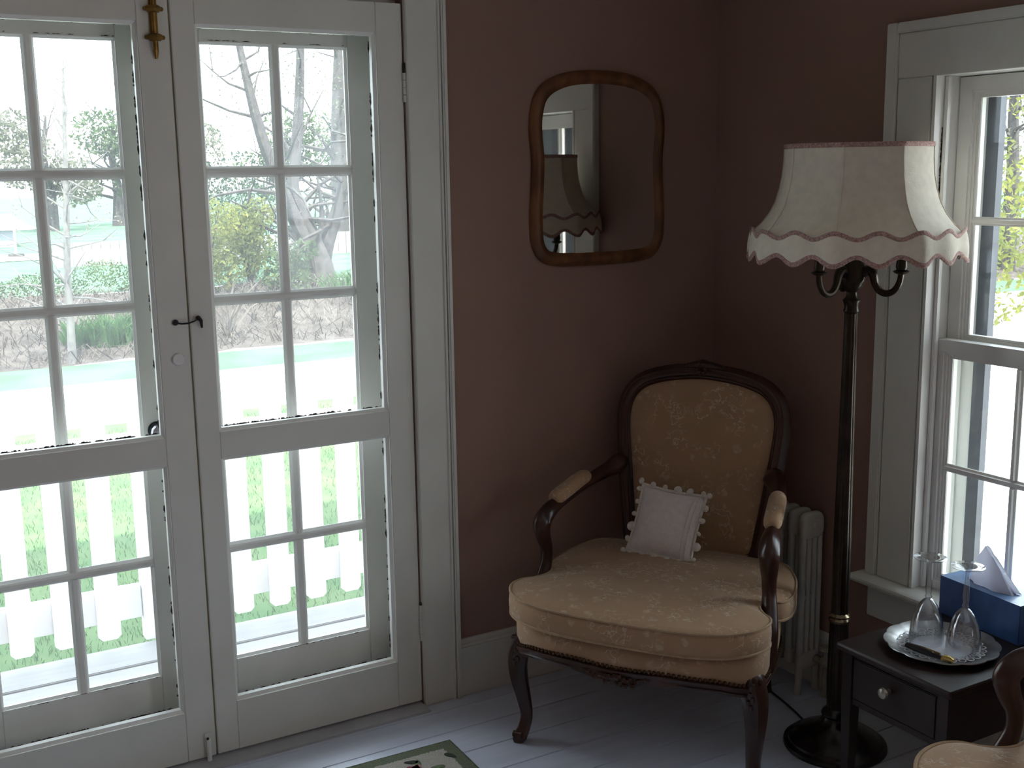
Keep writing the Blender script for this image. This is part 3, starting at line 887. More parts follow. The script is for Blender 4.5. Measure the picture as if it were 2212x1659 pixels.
CH_U = Vector((0.549, -0.836)); CH_F = Vector((-0.836, -0.549))
chair = make_chair('tan floral upholstered armchair with dark carved frame standing in the room corner')
chair.location = (-0.785 - CH_F.x * 0.28, -0.630 - CH_F.y * 0.28, 0.0)
chair.rotation_euler = (0, 0, atan2(CH_F.y, CH_F.x) - pi / 2)
chair['group'] = 'matching carved armchairs'
ch2 = copy_tree(chair)
ch2['label'] = 'second tan floral armchair, cut off at the lower right before the side table'
a2 = radians(166)
f2 = Vector((cos(a2), sin(a2))); l2 = Vector((-sin(a2), cos(a2)))
c2 = Vector((-0.725, -1.562)) + l2 * 0.355
ch2.location = (c2.x - f2.x * 0.28, c2.y - f2.y * 0.28, 0.0)
ch2.rotation_euler = (0, 0, a2 - pi / 2)

# ------------------------------------------------------------------ pillow with pompoms on the chair
def chair_pt(X, D, z):
    return Vector((-0.785 + CH_U.x * X - CH_F.x * D, -0.630 + CH_U.y * X - CH_F.y * D, z))
pil = thing('throw_pillow', 'small white square pillow with pompom fringe leaning in the corner armchair', 'pillow', chair_pt(-0.050, 0.335, 0.478))
pil.rotation_euler = (radians(27), radians(-3), atan2(CH_F.y, CH_F.x) - pi / 2 + radians(-6))
S_ = 0.098
def pil_pt(u, v, side):
    e = (1 - abs(u) ** 2.6) * (1 - abs(v) ** 2.6)
    k = 1 - 0.05 * (1 - abs(u) * abs(v)) * (1 if max(abs(u), abs(v)) > 0.6 else 0)
    return (S_ * u * (1 - 0.06 * (1 - v * v) * abs(u)), side * 0.034 * max(0, e) ** 0.55, S_ * 1.0 + S_ * v * (1 - 0.06 * (1 - u * u) * abs(v)))
b = MB(); N = 14
for side in (1, -1):
    v = [pil_pt(-1 + 2 * i / N, -1 + 2 * j / N, side) for j in range(N + 1) for i in range(N + 1)]
    f = [(j * (N + 1) + i, j * (N + 1) + i + 1, (j + 1) * (N + 1) + i + 1, (j + 1) * (N + 1) + i) for j in range(N) for i in range(N)]
    b.add(v, f)
b.build('pillow_body', LINEN, pil, ang=70)
c = MB()
for k in range(4):
    pts = []
    for i in range(17):
        t = -1 + i / 8
        u, v = [(t, -1), (1, t), (-t, 1), (-1, -t)][k]
        pts.append(Vector(pil_pt(u, v, 1)) + Vector((u * 0.004, 0, v * 0.004)))
    c.tube(pts, 0.0045, 6)
c.tube([Vector(pil_pt(-0.74, -0.95 + 1.9 * i / 16, 1)) + Vector((0, 0.001, 0)) for i in range(17)], 0.0022, 6)
c.tube([Vector(pil_pt(-0.86, -0.95 + 1.9 * i / 16, 1)) + Vector((0, 0.001, 0)) for i in range(17)], 0.0022, 6)
c.build('lace_edging', POM, pil)
pm = None; rnd = random.Random(5)
for k in range(4):
    for i in range(6):
        t = -0.95 + 1.9 * i / 5.5 if k % 2 else -0.98 + 1.96 * i / 5.5
        u, v = [(t, -1), (1, t), (-t, 1), (-1, -t)][k]
        p = Vector(pil_pt(u, v, 1)) + Vector((u * 0.013, rnd.uniform(-.003, .004), max(v, -0.9) * 0.012))
        if pm is None:
            bb = MB()
            bb.ball((0, 0, 0), 0.0125, 10, 7, sq=(1, 0.8, 1))
            for q in range(14):
                a_, e_ = rnd.uniform(0, 2 * pi), rnd.uniform(-1.2, 1.2)
                bb.ball((0.008 * cos(a_) * cos(e_), 0.006 * sin(a_) * cos(e_), 0.008 * sin(e_)), 0.0045, 5, 3)
            pm = bb.build('pompom', POM, pil, p)
        else:
            o = inst(pm, pil, p); o.scale = [rnd.uniform(0.6, 1.2)] * 3; o.rotation_euler = (rnd.random() * 3, rnd.random() * 3, 0)

# =================================================================== FLOOR LAMP
LX, LY = -0.245, -0.838
lamp = thing('floor_lamp', 'tall dark bronze floor lamp with fluted pole and cream scalloped shade', 'lamp', (LX, LY, 0))
b = MB()
b.lathe([(0.002, 0), (0.138, 0), (0.141, 0.006), (0.139, 0.014), (0.128, 0.019), (0.126, 0.025), (0.112, 0.032), (0.108, 0.037), (0.085, 0.048), (0.078, 0.052), (0.055, 0.062), (0.042, 0.075), (0.036, 0.090), (0.040, 0.097), (0.036, 0.106), (0.026, 0.115), (0.002, 0.117)], 48)
b.build('base', BLACKM, lamp, ang=30)
b = MB()
flute = lambda th, z: 1.0 + 0.10 * (abs(sin(6 * th)) - 0.5)
b.lathe([(0.024, 0.112), (0.0265, 0.20), (0.0250, 0.30), (0.0240, 0.362)], 60, fn=flute)
b.lathe([(0.0225, 0.386), (0.0225, 0.60), (0.0190, 0.90), (0.0160, 1.215)], 60, fn=flute)
b.build('pole', BRONZE, lamp, ang=60)
b = MB()
b.lathe([(0.020, 0.360), (0.027, 0.365), (0.029, 0.372), (0.026, 0.378), (0.029, 0.384), (0.024, 0.390), (0.018, 0.394)], 32)
b.build('pole_ring', mat('bright_bronze_ring', (0.22, 0.17, 0.11), 0.22, metal=0.9), lamp)
b = MB()
b.lathe([(0.014, 1.205), (0.021, 1.215), (0.018, 1.226), (0.021, 1.238), (0.024, 1.244), (0.015, 1.252), (0.013, 1.264), (0.020, 1.272), (0.029, 1.283), (0.033, 1.300), (0.032, 1.322), (0.030, 1.338), (0.022, 1.350), (0.020, 1.395), (0.005, 1.40)], 32)
b.build('hub', BRONZE, lamp, ang=40)
ra = atan2(_r2.y, _r2.x)
for k, ang in enumerate((ra - radians(32), ra + pi + radians(32), ra + radians(90))):
    dx, dy = cos(ang), sin(ang)
    R_ = 0.122
    pr2 = [(0.024, 1.312), (0.040, 1.322), (0.052, 1.310), (0.058, 1.288), (0.070, 1.270), (0.088, 1.264), (0.106, 1.272), (0.118, 1.292), (0.122, 1.316)]
    pts = catmull([(dx * r_, dy * r_, z) for r_, z in pr2], 5)
    ar = MB().tube(pts, lerp_list([0.013, 0.0125, 0.011, 0.0095, 0.009, 0.009, 0.0085, 0.008, 0.0075], 5), 10).build('arm', BRONZE, lamp)
    MB().lathe([(0.004, 1.312), (0.018, 1.318), (0.021, 1.322), (0.012, 1.326), (0.014, 1.334), (0.0125, 1.346), (0.0115, 1.40), (0.003, 1.401)], 20, c=(dx * R_, dy * R_)).build('candle_cup', BRONZE, ar)
# harp
b = MB()
b.tube(catmull([(0, 0, 1.395), (0.0, 0.0, 1.45), (0.055, 0, 1.49), (0.06, 0, 1.56), (0.03, 0, 1.63), (0, 0, 1.637)], 5), 0.0022, 6)
for k in range(4):
    a_ = k * pi / 2 + 0.3
    b.tube([(0, 0, 1.637), (0.176 * cos(a_), 0.176 * sin(a_), 1.637)], 0.0018, 6)
b.build('shade_spider', STEEL, lamp)
# shade: eight panels, bell profile, scalloped skirt
SN = 192
PAN0 = ra - radians(90) - radians(26)       # one seam slightly left of the side facing the room
def pan(th, amt=0.72):
    a_ = ((th - PAN0) % (pi / 4)) - pi / 8
    poly = cos(pi / 8) / cos(a_)
    return (1 - amt) + amt * poly
def scal(th):
    return cos(16 * (th - PAN0 - pi / 16 * 0.0))
prof = [(0.184, 1.640), (0.1845, 1.60), (0.188, 1.56), (0.194, 1.53), (0.204, 1.495), (0.219, 1.466), (0.239, 1.440), (0.262, 1.418)]
R = []
for r_, z in prof:
    R.append([(r_ * pan(2 * pi * j / SN) * cos(2 * pi * j / SN), r_ * pan(2 * pi * j / SN) * sin(2 * pi * j / SN), z) for j in range(SN)])
b = MB()
R_in = [[(p[0] * 0.994, p[1] * 0.994, p[2] - 0.0005) for p in ring_] for ring_ in reversed(R)]
b.rings(R + R_in, True, False, True)
sh = b.build('lamp_shade', SHADE, lamp, ang=50)
def skirt_r(th, t):
    base = 0.267 + 0.006 * sin(t * pi * 0.9) + 0.004 * t
    return base * (0.45 + 0.55 * pan(th, 1.0)) + 0.0022 * cos(16 * (th - PAN0)) * (0.3 + t)
b = MB(); R = []
for t in (0, 0.15, 0.35, 0.55, 0.75, 0.9, 1.0):
    ring_ = []
    for j in range(SN):
        th = 2 * pi * j / SN
        ztop, zbot = 1.422 + 0.008 * scal(th), 1.358 - 0.011 * scal(th)
        r_ = skirt_r(th, t)
        ring_.append((r_ * cos(th), r_ * sin(th), ztop + (zbot - ztop) * t))
    R.append(ring_)
b.rings(R + [[(p[0] * 0.993, p[1] * 0.993, p[2]) for p in q] for q in reversed(R)], True, False, True)
b.build('shade_skirt', SHADE, sh, ang=60)
def braid(fn_r, fn_z, name, rr):
    pts = [(fn_r(2 * pi * j / SN) * cos(2 * pi * j / SN), fn_r(2 * pi * j / SN) * sin(2 * pi * j / SN), fn_z(2 * pi * j / SN)) for j in range(SN)]
    b = MB().tube(pts, [(rr, 0.0022)] * SN, 8, loop=True, up=(0, 0, 1))
    b.build(name, BRAID, sh)
braid(lambda t: skirt_r(t, 0.0) + 0.001, lambda t: 1.420 + 0.008 * scal(t), 'skirt_braid', 0.006)
braid(lambda t: skirt_r(t, 1.0) + 0.001, lambda t: 1.362 - 0.011 * scal(t), 'hem_braid', 0.006)
braid(lambda t: 0.1845 * pan(t) + 0.001, lambda t: 1.635, 'top_braid', 0.006)
b = MB()
for k in range(8):
    a_ = PAN0 + k * pi / 4
    MB().tube([((r_ + 0.0008) * pan(a_) * cos(a_), (r_ + 0.0008) * pan(a_) * sin(a_), z) for r_, z in prof], 0.0012, 6).build('shade_seam', SHADE, sh)
# cord trailing over the floor behind
b = MB()
b.tube(catmull([(0.02, 0.13, 0.004), (0.045, 0.20, 0.0035), (0.07, 0.30, 0.0035), (0.09, 0.42, 0.0035), (0.10, 0.62, 0.0035)], 6), 0.0032, 8)
b.build('cord', mat('black_cord', (0.012, 0.012, 0.012), 0.5), lamp)

# =================================================================== RADIATOR
rad = thing('radiator', 'old grey painted column radiator under the corner, behind the armchair', 'radiator', (-0.068, -0.545, 0))
def section(feet):
    b = MB()
    hx = 0.043
    # rounded headers (top and bottom) as extruded rounded slabs across the section
    def slab(z0, z1, r_, hy):
        prf = []
        for cx_, cz_, a0 in ((hx - r_, z1 - r_, 0), (-hx + r_, z1 - r_, pi / 2), (-hx + r_, z0 + r_, pi), (hx - r_, z0 + r_, 3 * pi / 2)):
            for k in range(5):
                a_ = a0 + k * pi / 8
                prf.append((cx_ + r_ * cos(a_), cz_ + r_ * sin(a_)))
        mid = (sum(p[0] for p in prf) / len(prf), (z0 + z1) / 2)
        def rr(s, y):
            return [(mid[0] + (p[0] - mid[0]) * s, y, mid[1] + (p[1] - mid[1]) * s) for p in prf]
        b.rings([rr(0.72, -hy), rr(0.92, -hy * 0.8), rr(1.0, -hy * 0.35), rr(1.0, hy * 0.35), rr(0.92, hy * 0.8), rr(0.72, hy)])
    slab(0.490, 0.572, 0.026, 0.0155)
    slab(0.080, 0.135, 0.022, 0.0155)
    for k in range(4):
        x = -hx + 0.0105 + k * 0.02165
        b.tube([(x, 0, 0.10), (x, 0, 0.53)], [(0.0095, 0.0125)] * 2, 12, up=(1, 0, 0))
    b.ball((0, -0.0145, 0.533), 0.013, 12, 6, sq=(1, 0.3, 1))
    b.box(-hx + 0.012, hx - 0.012, -0.008, 0.008, 0.30, 0.316)
    if feet:
        for x in (-hx + 0.010, hx - 0.010):
            b.tube([(x, 0, 0.12), (x, 0, 0.05), (x - 0.004 * (1 if x < 0 else -1), 0, 0.0)], [0.012, 0.0105, 0.0125], 12)
    return b
s0 = section(True).build('section', RADP, rad, (0, 0, 0), ang=45)
s1 = section(False).build('section', RADP, rad, (0, 0.0475, 0), ang=45)
for k in range(2, 6):
    inst(s1, rad, (0, 0.0475 * k, 0))
inst(s0, rad, (0, 0.0475 * 6, 0))
for z in (0.533, 0.108):
    MB().tube([(0, 0.005, z), (0, 0.0475 * 6 - 0.005, z)], 0.014, 10).build('nipple', RADP, rad)
b = MB()
b.tube([(0.02, -0.016, 0.108), (0.02, -0.052, 0.108)], 0.012, 12)
b.ball((0.02, -0.058, 0.112), 0.019, 12, 8)
b.tube([(0.02, -0.058, 0.0), (0.02, -0.058, 0.10)], 0.0105, 12)
b.tube([(0.02, -0.058, 0.125), (0.02, -0.058, 0.150)], [0.010, 0.007], 12)
b.lathe([(0.002, 0.148), (0.021, 0.150), (0.022, 0.156), (0.018, 0.162), (0.002, 0.164)], 16, c=(0.02, -0.058))
b.build('valve', mat('painted_valve', (0.33, 0.31, 0.24), 0.45, 0.15, 30), rad)

# =================================================================== SIDE TABLE AND WHAT STANDS ON IT
TX0, TX1, TY0, TY1, TZ = -0.503, -0.066, -1.412, -1.072, 0.450
tab = thing('side_table', 'low dark wooden side table with one drawer under the window', 'table', ((TX0 + TX1) / 2, (TY0 + TY1) / 2, 0))
ox, oy = (TX0 + TX1) / 2, (TY0 + TY1) / 2
def tb(x0, x1, y0, y1, z0, z1):
    return MB().box(x0 - ox, x1 - ox, y0 - oy, y1 - oy, z0, z1)
b = MB()
def trr(i, z):
    k = []
    for cx_, cy_, a0 in ((TX1 - 0.008, TY1 - 0.008, 0), (TX0 + 0.008, TY1 - 0.008, pi / 2), (TX0 + 0.008, TY0 + 0.008, pi), (TX1 - 0.008, TY0 + 0.008, 1.5 * pi)):
        for q in range(4):
            a_ = a0 + q * pi / 6
            k.append((cx_ + (0.008 - i) * cos(a_) - ox, cy_ + (0.008 - i) * sin(a_) - oy, z))
    return k
b.rings([trr(0.006, 0.431), trr(0.001, 0.435), trr(0.0, 0.441), trr(0.002, 0.447), trr(0.006, TZ)])
b.build('table_top', TABLEW, tab)
AX0, AX1, AY0, AY1 = TX0 + 0.014, TX1 - 0.012, TY0 + 0.014, TY1 - 0.012
for (x0, x1, y0, y1) in ((AX0 + 0.032, AX1 - 0.032, AY0 + 0.002, AY0 + 0.018), (AX0 + 0.032, AX1 - 0.032, AY1 - 0.018, AY1 - 0.002), (AX1 - 0.018, AX1 - 0.002, AY0 + 0.032, AY1 - 0.032)):
    tb(x0, x1, y0, y1, 0.300, 0.4305).build('apron', TABLEW, tab, bevel=0.001)
tb(AX0 + 0.004, AX0 + 0.016, AY0 + 0.032, AY1 - 0.032, 0.421, 0.4305).build('drawer_rail', TABLEW, tab)
tb(AX0 + 0.004, AX0 + 0.016, AY0 + 0.032, AY1 - 0.032, 0.300, 0.3145).build('drawer_rail', TABLEW, tab)
dw = tb(AX0 + 0.001, AX0 + 0.016, AY0 + 0.034, AY1 - 0.034, 0.317, 0.419).build('drawer', TABLEW, tab, bevel=0.0025)
b = MB()
b.lathe([(0.001, 0), (0.007, 0), (0.006, 0.008), (0.012, 0.013), (0.0145, 0.019), (0.012, 0.025), (0.005, 0.0275), (0.001, 0.028)], 12)
kb = b.build('knob', mat('clear_glass_knob', (0.42, 0.40, 0.34), 0.12, metal=0.6), dw, (AX0 - 0.0005 - ox, -1.232 - oy, 0.380), ang=18)
kb.rotation_euler = (0, radians(-90), 0)
b = MB()
for (x, y) in ((AX0 + 0.016, AY0 + 0.016), (AX0 + 0.016, AY1 - 0.016), (AX1 - 0.016, AY0 + 0.016), (AX1 - 0.016, AY1 - 0.016)):
    R = []
    for h_, z in ((0.010, 0.0), (0.0155, 0.28), (0.016, 0.30), (0.016, 0.4305)):
        R.append([(x - ox + sx_ * h_, y - oy + sy_ * h_, z) for sx_, sy_ in ((-1, -1), (1, -1), (1, 1), (-1, 1))])
    MB().rings(R).build('leg', TABLEW, tab, bevel=0.0012)

PX, PY = -0.322, -1.236
tray = thing('serving_plate', 'round pewter plate with scalloped rim holding glasses on the side table', 'plate', (PX, PY, TZ))
sc_ = lambda th, z: 1.0 + (0.040 * abs(sin(6 * th)) ** 0.7 - 0.030) * min(1, max(0, (z - 0.004) / 0.009))
b = MB()
b.lathe([(0.002, 0.0005), (0.094, 0.0005), (0.099, 0.002), (0.104, 0.006), (0.118, 0.0115), (0.128, 0.014), (0.132, 0.0155), (0.131, 0.0175), (0.126, 0.0165), (0.114, 0.0125), (0.103, 0.0085), (0.098, 0.005), (0.094, 0.0035), (0.002, 0.0035)], 120, fn=sc_)
b.build('plate_body', PEWTER, tray, ang=50)
# paper lace doily: solid centre, pierced rim made of loops
doil = thing('doily', 'white paper lace doily lying on the pewter plate under the glasses', 'doily', (PX, PY, TZ + 0.0042))
b = MB()
b.lathe([(0.001, 0.0), (0.066, 0.0), (0.066, 0.0008), (0.001, 0.0008)], 64)
b.build('centre', PAPER, doil)
b = MB()
for rr_, m_, hr in ((0.0705, 48, 0.0045), (0.0795, 44, 0.0056), (0.0915, 26, 0.0085)):
    for k in range(m_):
        a_ = 2 * pi * k / m_
        cx_, cy_ = rr_ * cos(a_), rr_ * sin(a_)
        zz_ = 0.0006 + (0.004 if rr_ > 0.085 else 0.0015 if rr_ > 0.075 else 0)
        b.tube([(cx_ + hr * cos(2 * pi * q / 10), cy_ + hr * sin(2 * pi * q / 10), zz_) for q in range(10)], [(0.0006, 0.0016)] * 10, 5, loop=True, up=(0, 0, 1))
b.build('lace_rim', PAPER, doil)
# two upturned wine glasses
def make_glass(label, loc):
    g = thing('wine_glass', label, 'glass', loc, group='upturned wine glasses on the plate')
    b = MB()
    pts = [(0.0405, 0.0), (0.0400, 0.018), (0.0375, 0.045), (0.0310, 0.072), (0.0215, 0.093), (0.012, 0.105), (0.0065, 0.109)]
    inn = [(r_ - 0.0012, z + (0 if i < 3 else -0.0012)) for i, (r_, z) in enumerate(pts)]
    fac = lambda th, z: 1.0 + 0.012 * cos(10 * th) * min(1, z / 0.05)
    b.lathe(pts, 60, cap=False, fn=fac)
    b.lathe(list(reversed(inn)), 60, cap=False, fn=fac)
    b.build('bowl', CRYSTAL, g, ang=60)
    b = MB()
    b.lathe([(0.0065, 0.109), (0.0085, 0.113), (0.0062, 0.119), (0.0075, 0.130), (0.0070, 0.150), (0.0050, 0.172), (0.0042, 0.190), (0.0055, 0.2005)], 14, cap=False)
    b.build('stem', CRYSTAL, g, ang=60)
    b = MB()
    b.lathe([(0.0055, 0.2005), (0.015, 0.2035), (0.028, 0.2065), (0.0375, 0.2100), (0.0385, 0.2112), (0.0375, 0.2120), (0.020, 0.2115), (0.001, 0.2110)], 48, cap=False)
    b.build('foot', CRYSTAL, g, ang=60)
    return g
make_glass('upturned clear wine glass further left, standing nearest the window casing', (-0.328, -1.196, TZ + 0.0055))
make_glass('upturned clear wine glass on the right, in front of the blue tissue box', (-0.306, -1.285, TZ + 0.0055))
# folding knife / corkscrew
kn_ = thing('folding_knife', 'closed dark folding knife with brass ends lying on the plate rim', 'knife', (-0.3985, -1.263, TZ + 0.0155))
kn_.rotation_euler = (radians(-1), radians(-4), radians(2))
b = MB()
pts = [(0, 0.062 - 0.124 * i / 10, 0.0015 * sin(pi * i / 10)) for i in range(11)]
b.tube(pts, [(0.0045 + 0.003 * sin(pi * min(1, (i + 1) / 9)), 0.006 + 0.006 * sin(pi * min(1, (i + 1.5) / 11))) for i in range(11)], 10, up=(0, 0, 1))
b.build('handle', mat('black_knife_handle', (0.014, 0.010, 0.012), 0.3), kn_)
b = MB()
b.tube([(0, -0.040, 0.0022), (0.002, -0.055, 0.003), (0.003, -0.066, 0.002)], [(0.007, 0.0105), (0.0075, 0.011), (0.004, 0.006)], 10, up=(0, 0, 1))
b.tube([(0.003, 0.02, 0.0075), (0.003, -0.03, 0.008)], 0.002, 6)
for yy in (-0.012, 0.024):
    b.ball((-0.001, yy, 0.0055), 0.0028)
b.build('bolster', mat('gold_brass', (0.72, 0.50, 0.17), 0.22, metal=0.95), kn_)

# tissue box
tbx = thing('tissue_box', 'blue cardboard tissue box with a white tissue pulled up, on the side table', 'tissue box', (-0.100, -1.205, TZ))
tbx.rotation_euler = (0, 0, radians(-4))
b = MB()
b.box(-0.052, 0.052, -0.124, 0.124, 0.0005, 0.100)
b.build('carton', BLUEB, tbx, bevel=0.0015)
b = MB()
ov = [(0.030 * cos(2 * pi * k / 32) , 0.080 * sin(2 * pi * k / 32)) for k in range(32)]
b.rings([[(x, y, 0.1003) for x, y in [(0.0515 * (1 if abs(cos(2*pi*k/32))>0.999 else 1) * max(-1, min(1, 1.6 * cos(2 * pi * k / 32))), 0.1235 * max(-1, min(1, 1.6 * sin(2 * pi * k / 32)))) for k in range(32)]],
         [(x, y, 0.1008) for x, y in ov]], True, False)
b.build('carton_top', BLUET, tbx)
b = MB()
rnd = random.Random(9)
R = []
for i, t in enumerate((0, 0.2, 0.4, 0.6, 0.8, 0.92, 1.0)):
    ring_ = []
    for k in range(28):
        a_ = 2 * pi * k / 28
        fold = 1 + 0.22 * cos(3 * a_ + 0.5) * (0.3 + t) + 0.10 * cos(7 * a_ + 1)
        sx_, sy_ = 0.024 * (1 - t) ** 0.8 + 0.003, 0.062 * (1 - t) ** 0.85 + 0.003
        peak = 0.006 * cos(2 * a_)
        ring_.append((sx_ * cos(a_) * fold, sy_ * sin(a_) * fold + 0.030 * t, 0.0985 + t * 0.098 + peak * t * (1 if t < 1 else 0.3)))
    R.append(ring_)
b.rings(R, True, True)
v2_ = [(0.004, -0.010, 0.150), (0.010, -0.052, 0.0995), (0.006, 0.0, 0.0995), (0.004, 0.012, 0.186), (0.0065, -0.008, 0.170)]
b.add([(0.010, -0.070, 0.101), (-0.004, -0.010, 0.101), (-0.006, 0.010, 0.188), (0.000, -0.002, 0.176), (0.0115, -0.070, 0.1018), (-0.0025, -0.010, 0.1018), (-0.0045, 0.010, 0.1885), (0.0015, -0.002, 0.1765)],
      [(0, 1, 2, 3), (4, 7, 6, 5), (0, 4, 5, 1), (1, 5, 6, 2), (2, 6, 7, 3), (3, 7, 4, 0)])
b.build('tissue', TISSUE, tbx, ang=55)

# =================================================================== WALL MIRROR
mir = thing('wall_mirror', 'dark wooden framed mirror with rounded corners hanging on the rose wall', 'mirror', (-0.4645, 0.0, 1.5865))
hm = [(0.0, 0.2925), (0.105, 0.285), (0.178, 0.262), (0.222, 0.226), (0.242, 0.175), (0.2475, 0.115), (0.2405, 0.03), (0.244, -0.06), (0.2485, -0.15), (0.243, -0.222), (0.215, -0.268), (0.165, -0.286), (0.08, -0.291), (0.0, -0.292)]
fm = hm + [(-x, z) for x, z in reversed(hm[1:-1])]
om = [(p.x, p.z) for p in catmull([(x, 0, z) for x, z in fm], 5, True)]
def inset(o, w):
    out_ = []; n = len(o)
    for i in range(n):
        a_, c_ = o[i - 1], o[(i + 1) % n]
        tx, tz = c_[0] - a_[0], c_[1] - a_[1]
        l_ = hypot(tx, tz); nx, nz = tz / l_, -tx / l_
        # pick the inward side
        if nx * o[i][0] + nz * o[i][1] > 0:
            nx, nz = -nx, -nz
        out_.append((o[i][0] + nx * w, o[i][1] + nz * w))
    return out_
prof_m = [(0.0, -0.0015), (0.0, -0.008), (0.004, -0.013), (0.010, -0.019), (0.018, -0.024), (0.027, -0.023), (0.033, -0.018), (0.036, -0.015), (0.0405, -0.013), (0.0405, -0.0015)]
b = MB()
b.rings([[(x, y, z) for x, z in inset(om, w)] for w, y in prof_m], True, False, True)
b.build('frame', OAK, mir, ang=50)
b = MB()
ig = inset(om, 0.039)
b.add([(x, -0.0105, z) for x, z in ig] + [(x, -0.0060, z) for x, z in ig],
      [tuple(range(len(ig)))] + [tuple(reversed(range(len(ig), 2 * len(ig))))] + [(i, (i + 1) % len(ig), len(ig) + (i + 1) % len(ig), len(ig) + i) for i in range(len(ig))])
mg = b.build('mirror_glass', MIRR, mir, ang=20)
mg.location = (0, 0.0008, 0)
mg.rotation_euler = (0, 0, radians(-0.6))

# =================================================================== RUG
def rug_mat():
    m = bpy.data.materials.new('hooked_rug_wool')
    n, l, p = nodes(m)
    p.inputs['Roughness'].default_value = 0.95; p.inputs['Specular IOR Level'].default_value = 0.1
    tc = n.new('ShaderNodeTexCoord'); sp = n.new('ShaderNodeSeparateXYZ'); l.new(tc.outputs['Object'], sp.inputs[0])
    def mth(op, a, bb=None):
        q = n.new('ShaderNodeMath'); q.operation = op
        for i, x in enumerate((a, bb)):
            if x is None: continue
            if isinstance(x, (int, float)): q.inputs[i].default_value = x
            else: l.new(x, q.inputs[i])
        return q.outputs[0]
    wob = n.new('ShaderNodeTexNoise'); wob.inputs['Scale'].default_value = 160
    l.new(tc.outputs['Object'], wob.inputs['Vector'])
    wv = mth('MULTIPLY', mth('SUBTRACT', wob.outputs['Fac'], 0.5), 0.014)
    ax = mth('SUBTRACT', 0.40, mth('ABSOLUTE', sp.outputs['X'])); ay = mth('SUBTRACT', 0.26, mth('ABSOLUTE', sp.outputs['Y']))
    dist = mth('ADD', mth('MINIMUM', ax, ay), wv)
    r = n.new('ShaderNodeValToRGB'); r.color_ramp.interpolation = 'CONSTANT'
    e = r.color_ramp.elements
    e[0].position = 0; e[0].color = (0.085, 0.10, 0.065, 1)
    e[1].position = 0.055; e[1].color = (0.17, 0.185, 0.125, 1)
    k = e.new(0.40); k.color = (0.50, 0.46, 0.41, 1)
    l.new(mth('MULTIPLY', dist, 10.0), r.inputs['Fac'])
    gr = n.new('ShaderNodeTexNoise'); gr.inputs['Scale'].default_value = 300
    l.new(tc.outputs['Object'], gr.inputs['Vector'])
    gmx = n.new('ShaderNodeMixRGB'); gmx.blend_type = 'MULTIPLY'; gmx.inputs[0].default_value = 0.55
    gv = n.new('ShaderNodeValToRGB'); gv.color_ramp.elements[0].position = 0.3; gv.color_ramp.elements[1].position = 0.6
    gv.color_ramp.elements[0].color = (0.45, 0.45, 0.45, 1)
    l.new(gr.outputs['Fac'], gv.inputs['Fac'])
    l.new(r.outputs[0], gmx.inputs[1]); l.new(gv.outputs[0], gmx.inputs[2])
    l.new(gmx.outputs[0], p.inputs['Base Color'])
    bp = n.new('ShaderNodeBump'); bp.inputs['Strength'].default_value = 0.8; bp.inputs['Distance'].default_value = 0.003
    l.new(gr.outputs['Fac'], bp.inputs['Height']); l.new(bp.outputs[0], p.inputs['Normal'])
    return m
rug = thing('rug', 'small hooked rug with green border and roses lying before the doors', 'rug', (-1.555, -0.508, 0.0), radians(-1.5))
b = MB(); b.box(-0.40, 0.40, -0.26, 0.26, 0.0006, 0.011); b.build('rug_body', rug_mat(), rug, bevel=0.003)
def flat_blob(cx_, cy_, a_, ln, wd, z):
    n_ = 12; v = []
    for zz in (z, z + 0.0016):
        for k in range(n_):
            t = 2 * pi * k / n_
            x, y = ln * cos(t), wd * sin(t) * (1 - 0.35 * cos(t))
            v.append((cx_ + x * cos(a_) - y * sin(a_), cy_ + x * sin(a_) + y * cos(a_), zz))
    f = [tuple(range(n_, 2 * n_))] + [(k, (k + 1) % n_, n_ + (k + 1) % n_, n_ + k) for k in range(n_)]
    return v, f
LEAFW = [mat('wool_dark_green', (0.030, 0.040, 0.028), 0.95, 0.3, 200), mat('wool_mid_green', (0.12, 0.16, 0.08), 0.95, 0.3, 200),
         mat('wool_rose', (0.30, 0.035, 0.09), 0.95, 0.3, 200), mat('wool_pink', (0.42, 0.18, 0.20), 0.95, 0.3, 200)]
rnd = random.Random(21)
for cxx in (0.285, -0.285):
    for cyy in (0.150, -0.150):
        for kind, off in ((2, (-0.045, 0.01)), (3, (-0.028, 0.022))):
            for q in range(3):
                MB().add(*flat_blob(cxx + off[0] + rnd.uniform(-.012, .012), cyy + off[1] + rnd.uniform(-.012, .012), rnd.random() * 6, 0.011, 0.008, 0.0108)).build('rose_petal', LEAFW[kind], rug)
        for q in range(8):
            MB().add(*flat_blob(cxx + rnd.uniform(-0.05, 0.075), cyy + rnd.uniform(-0.05, 0.05), rnd.random() * 6, 0.020, 0.0085, 0.0107)).build('woven_leaf', LEAFW[q % 2], rug)

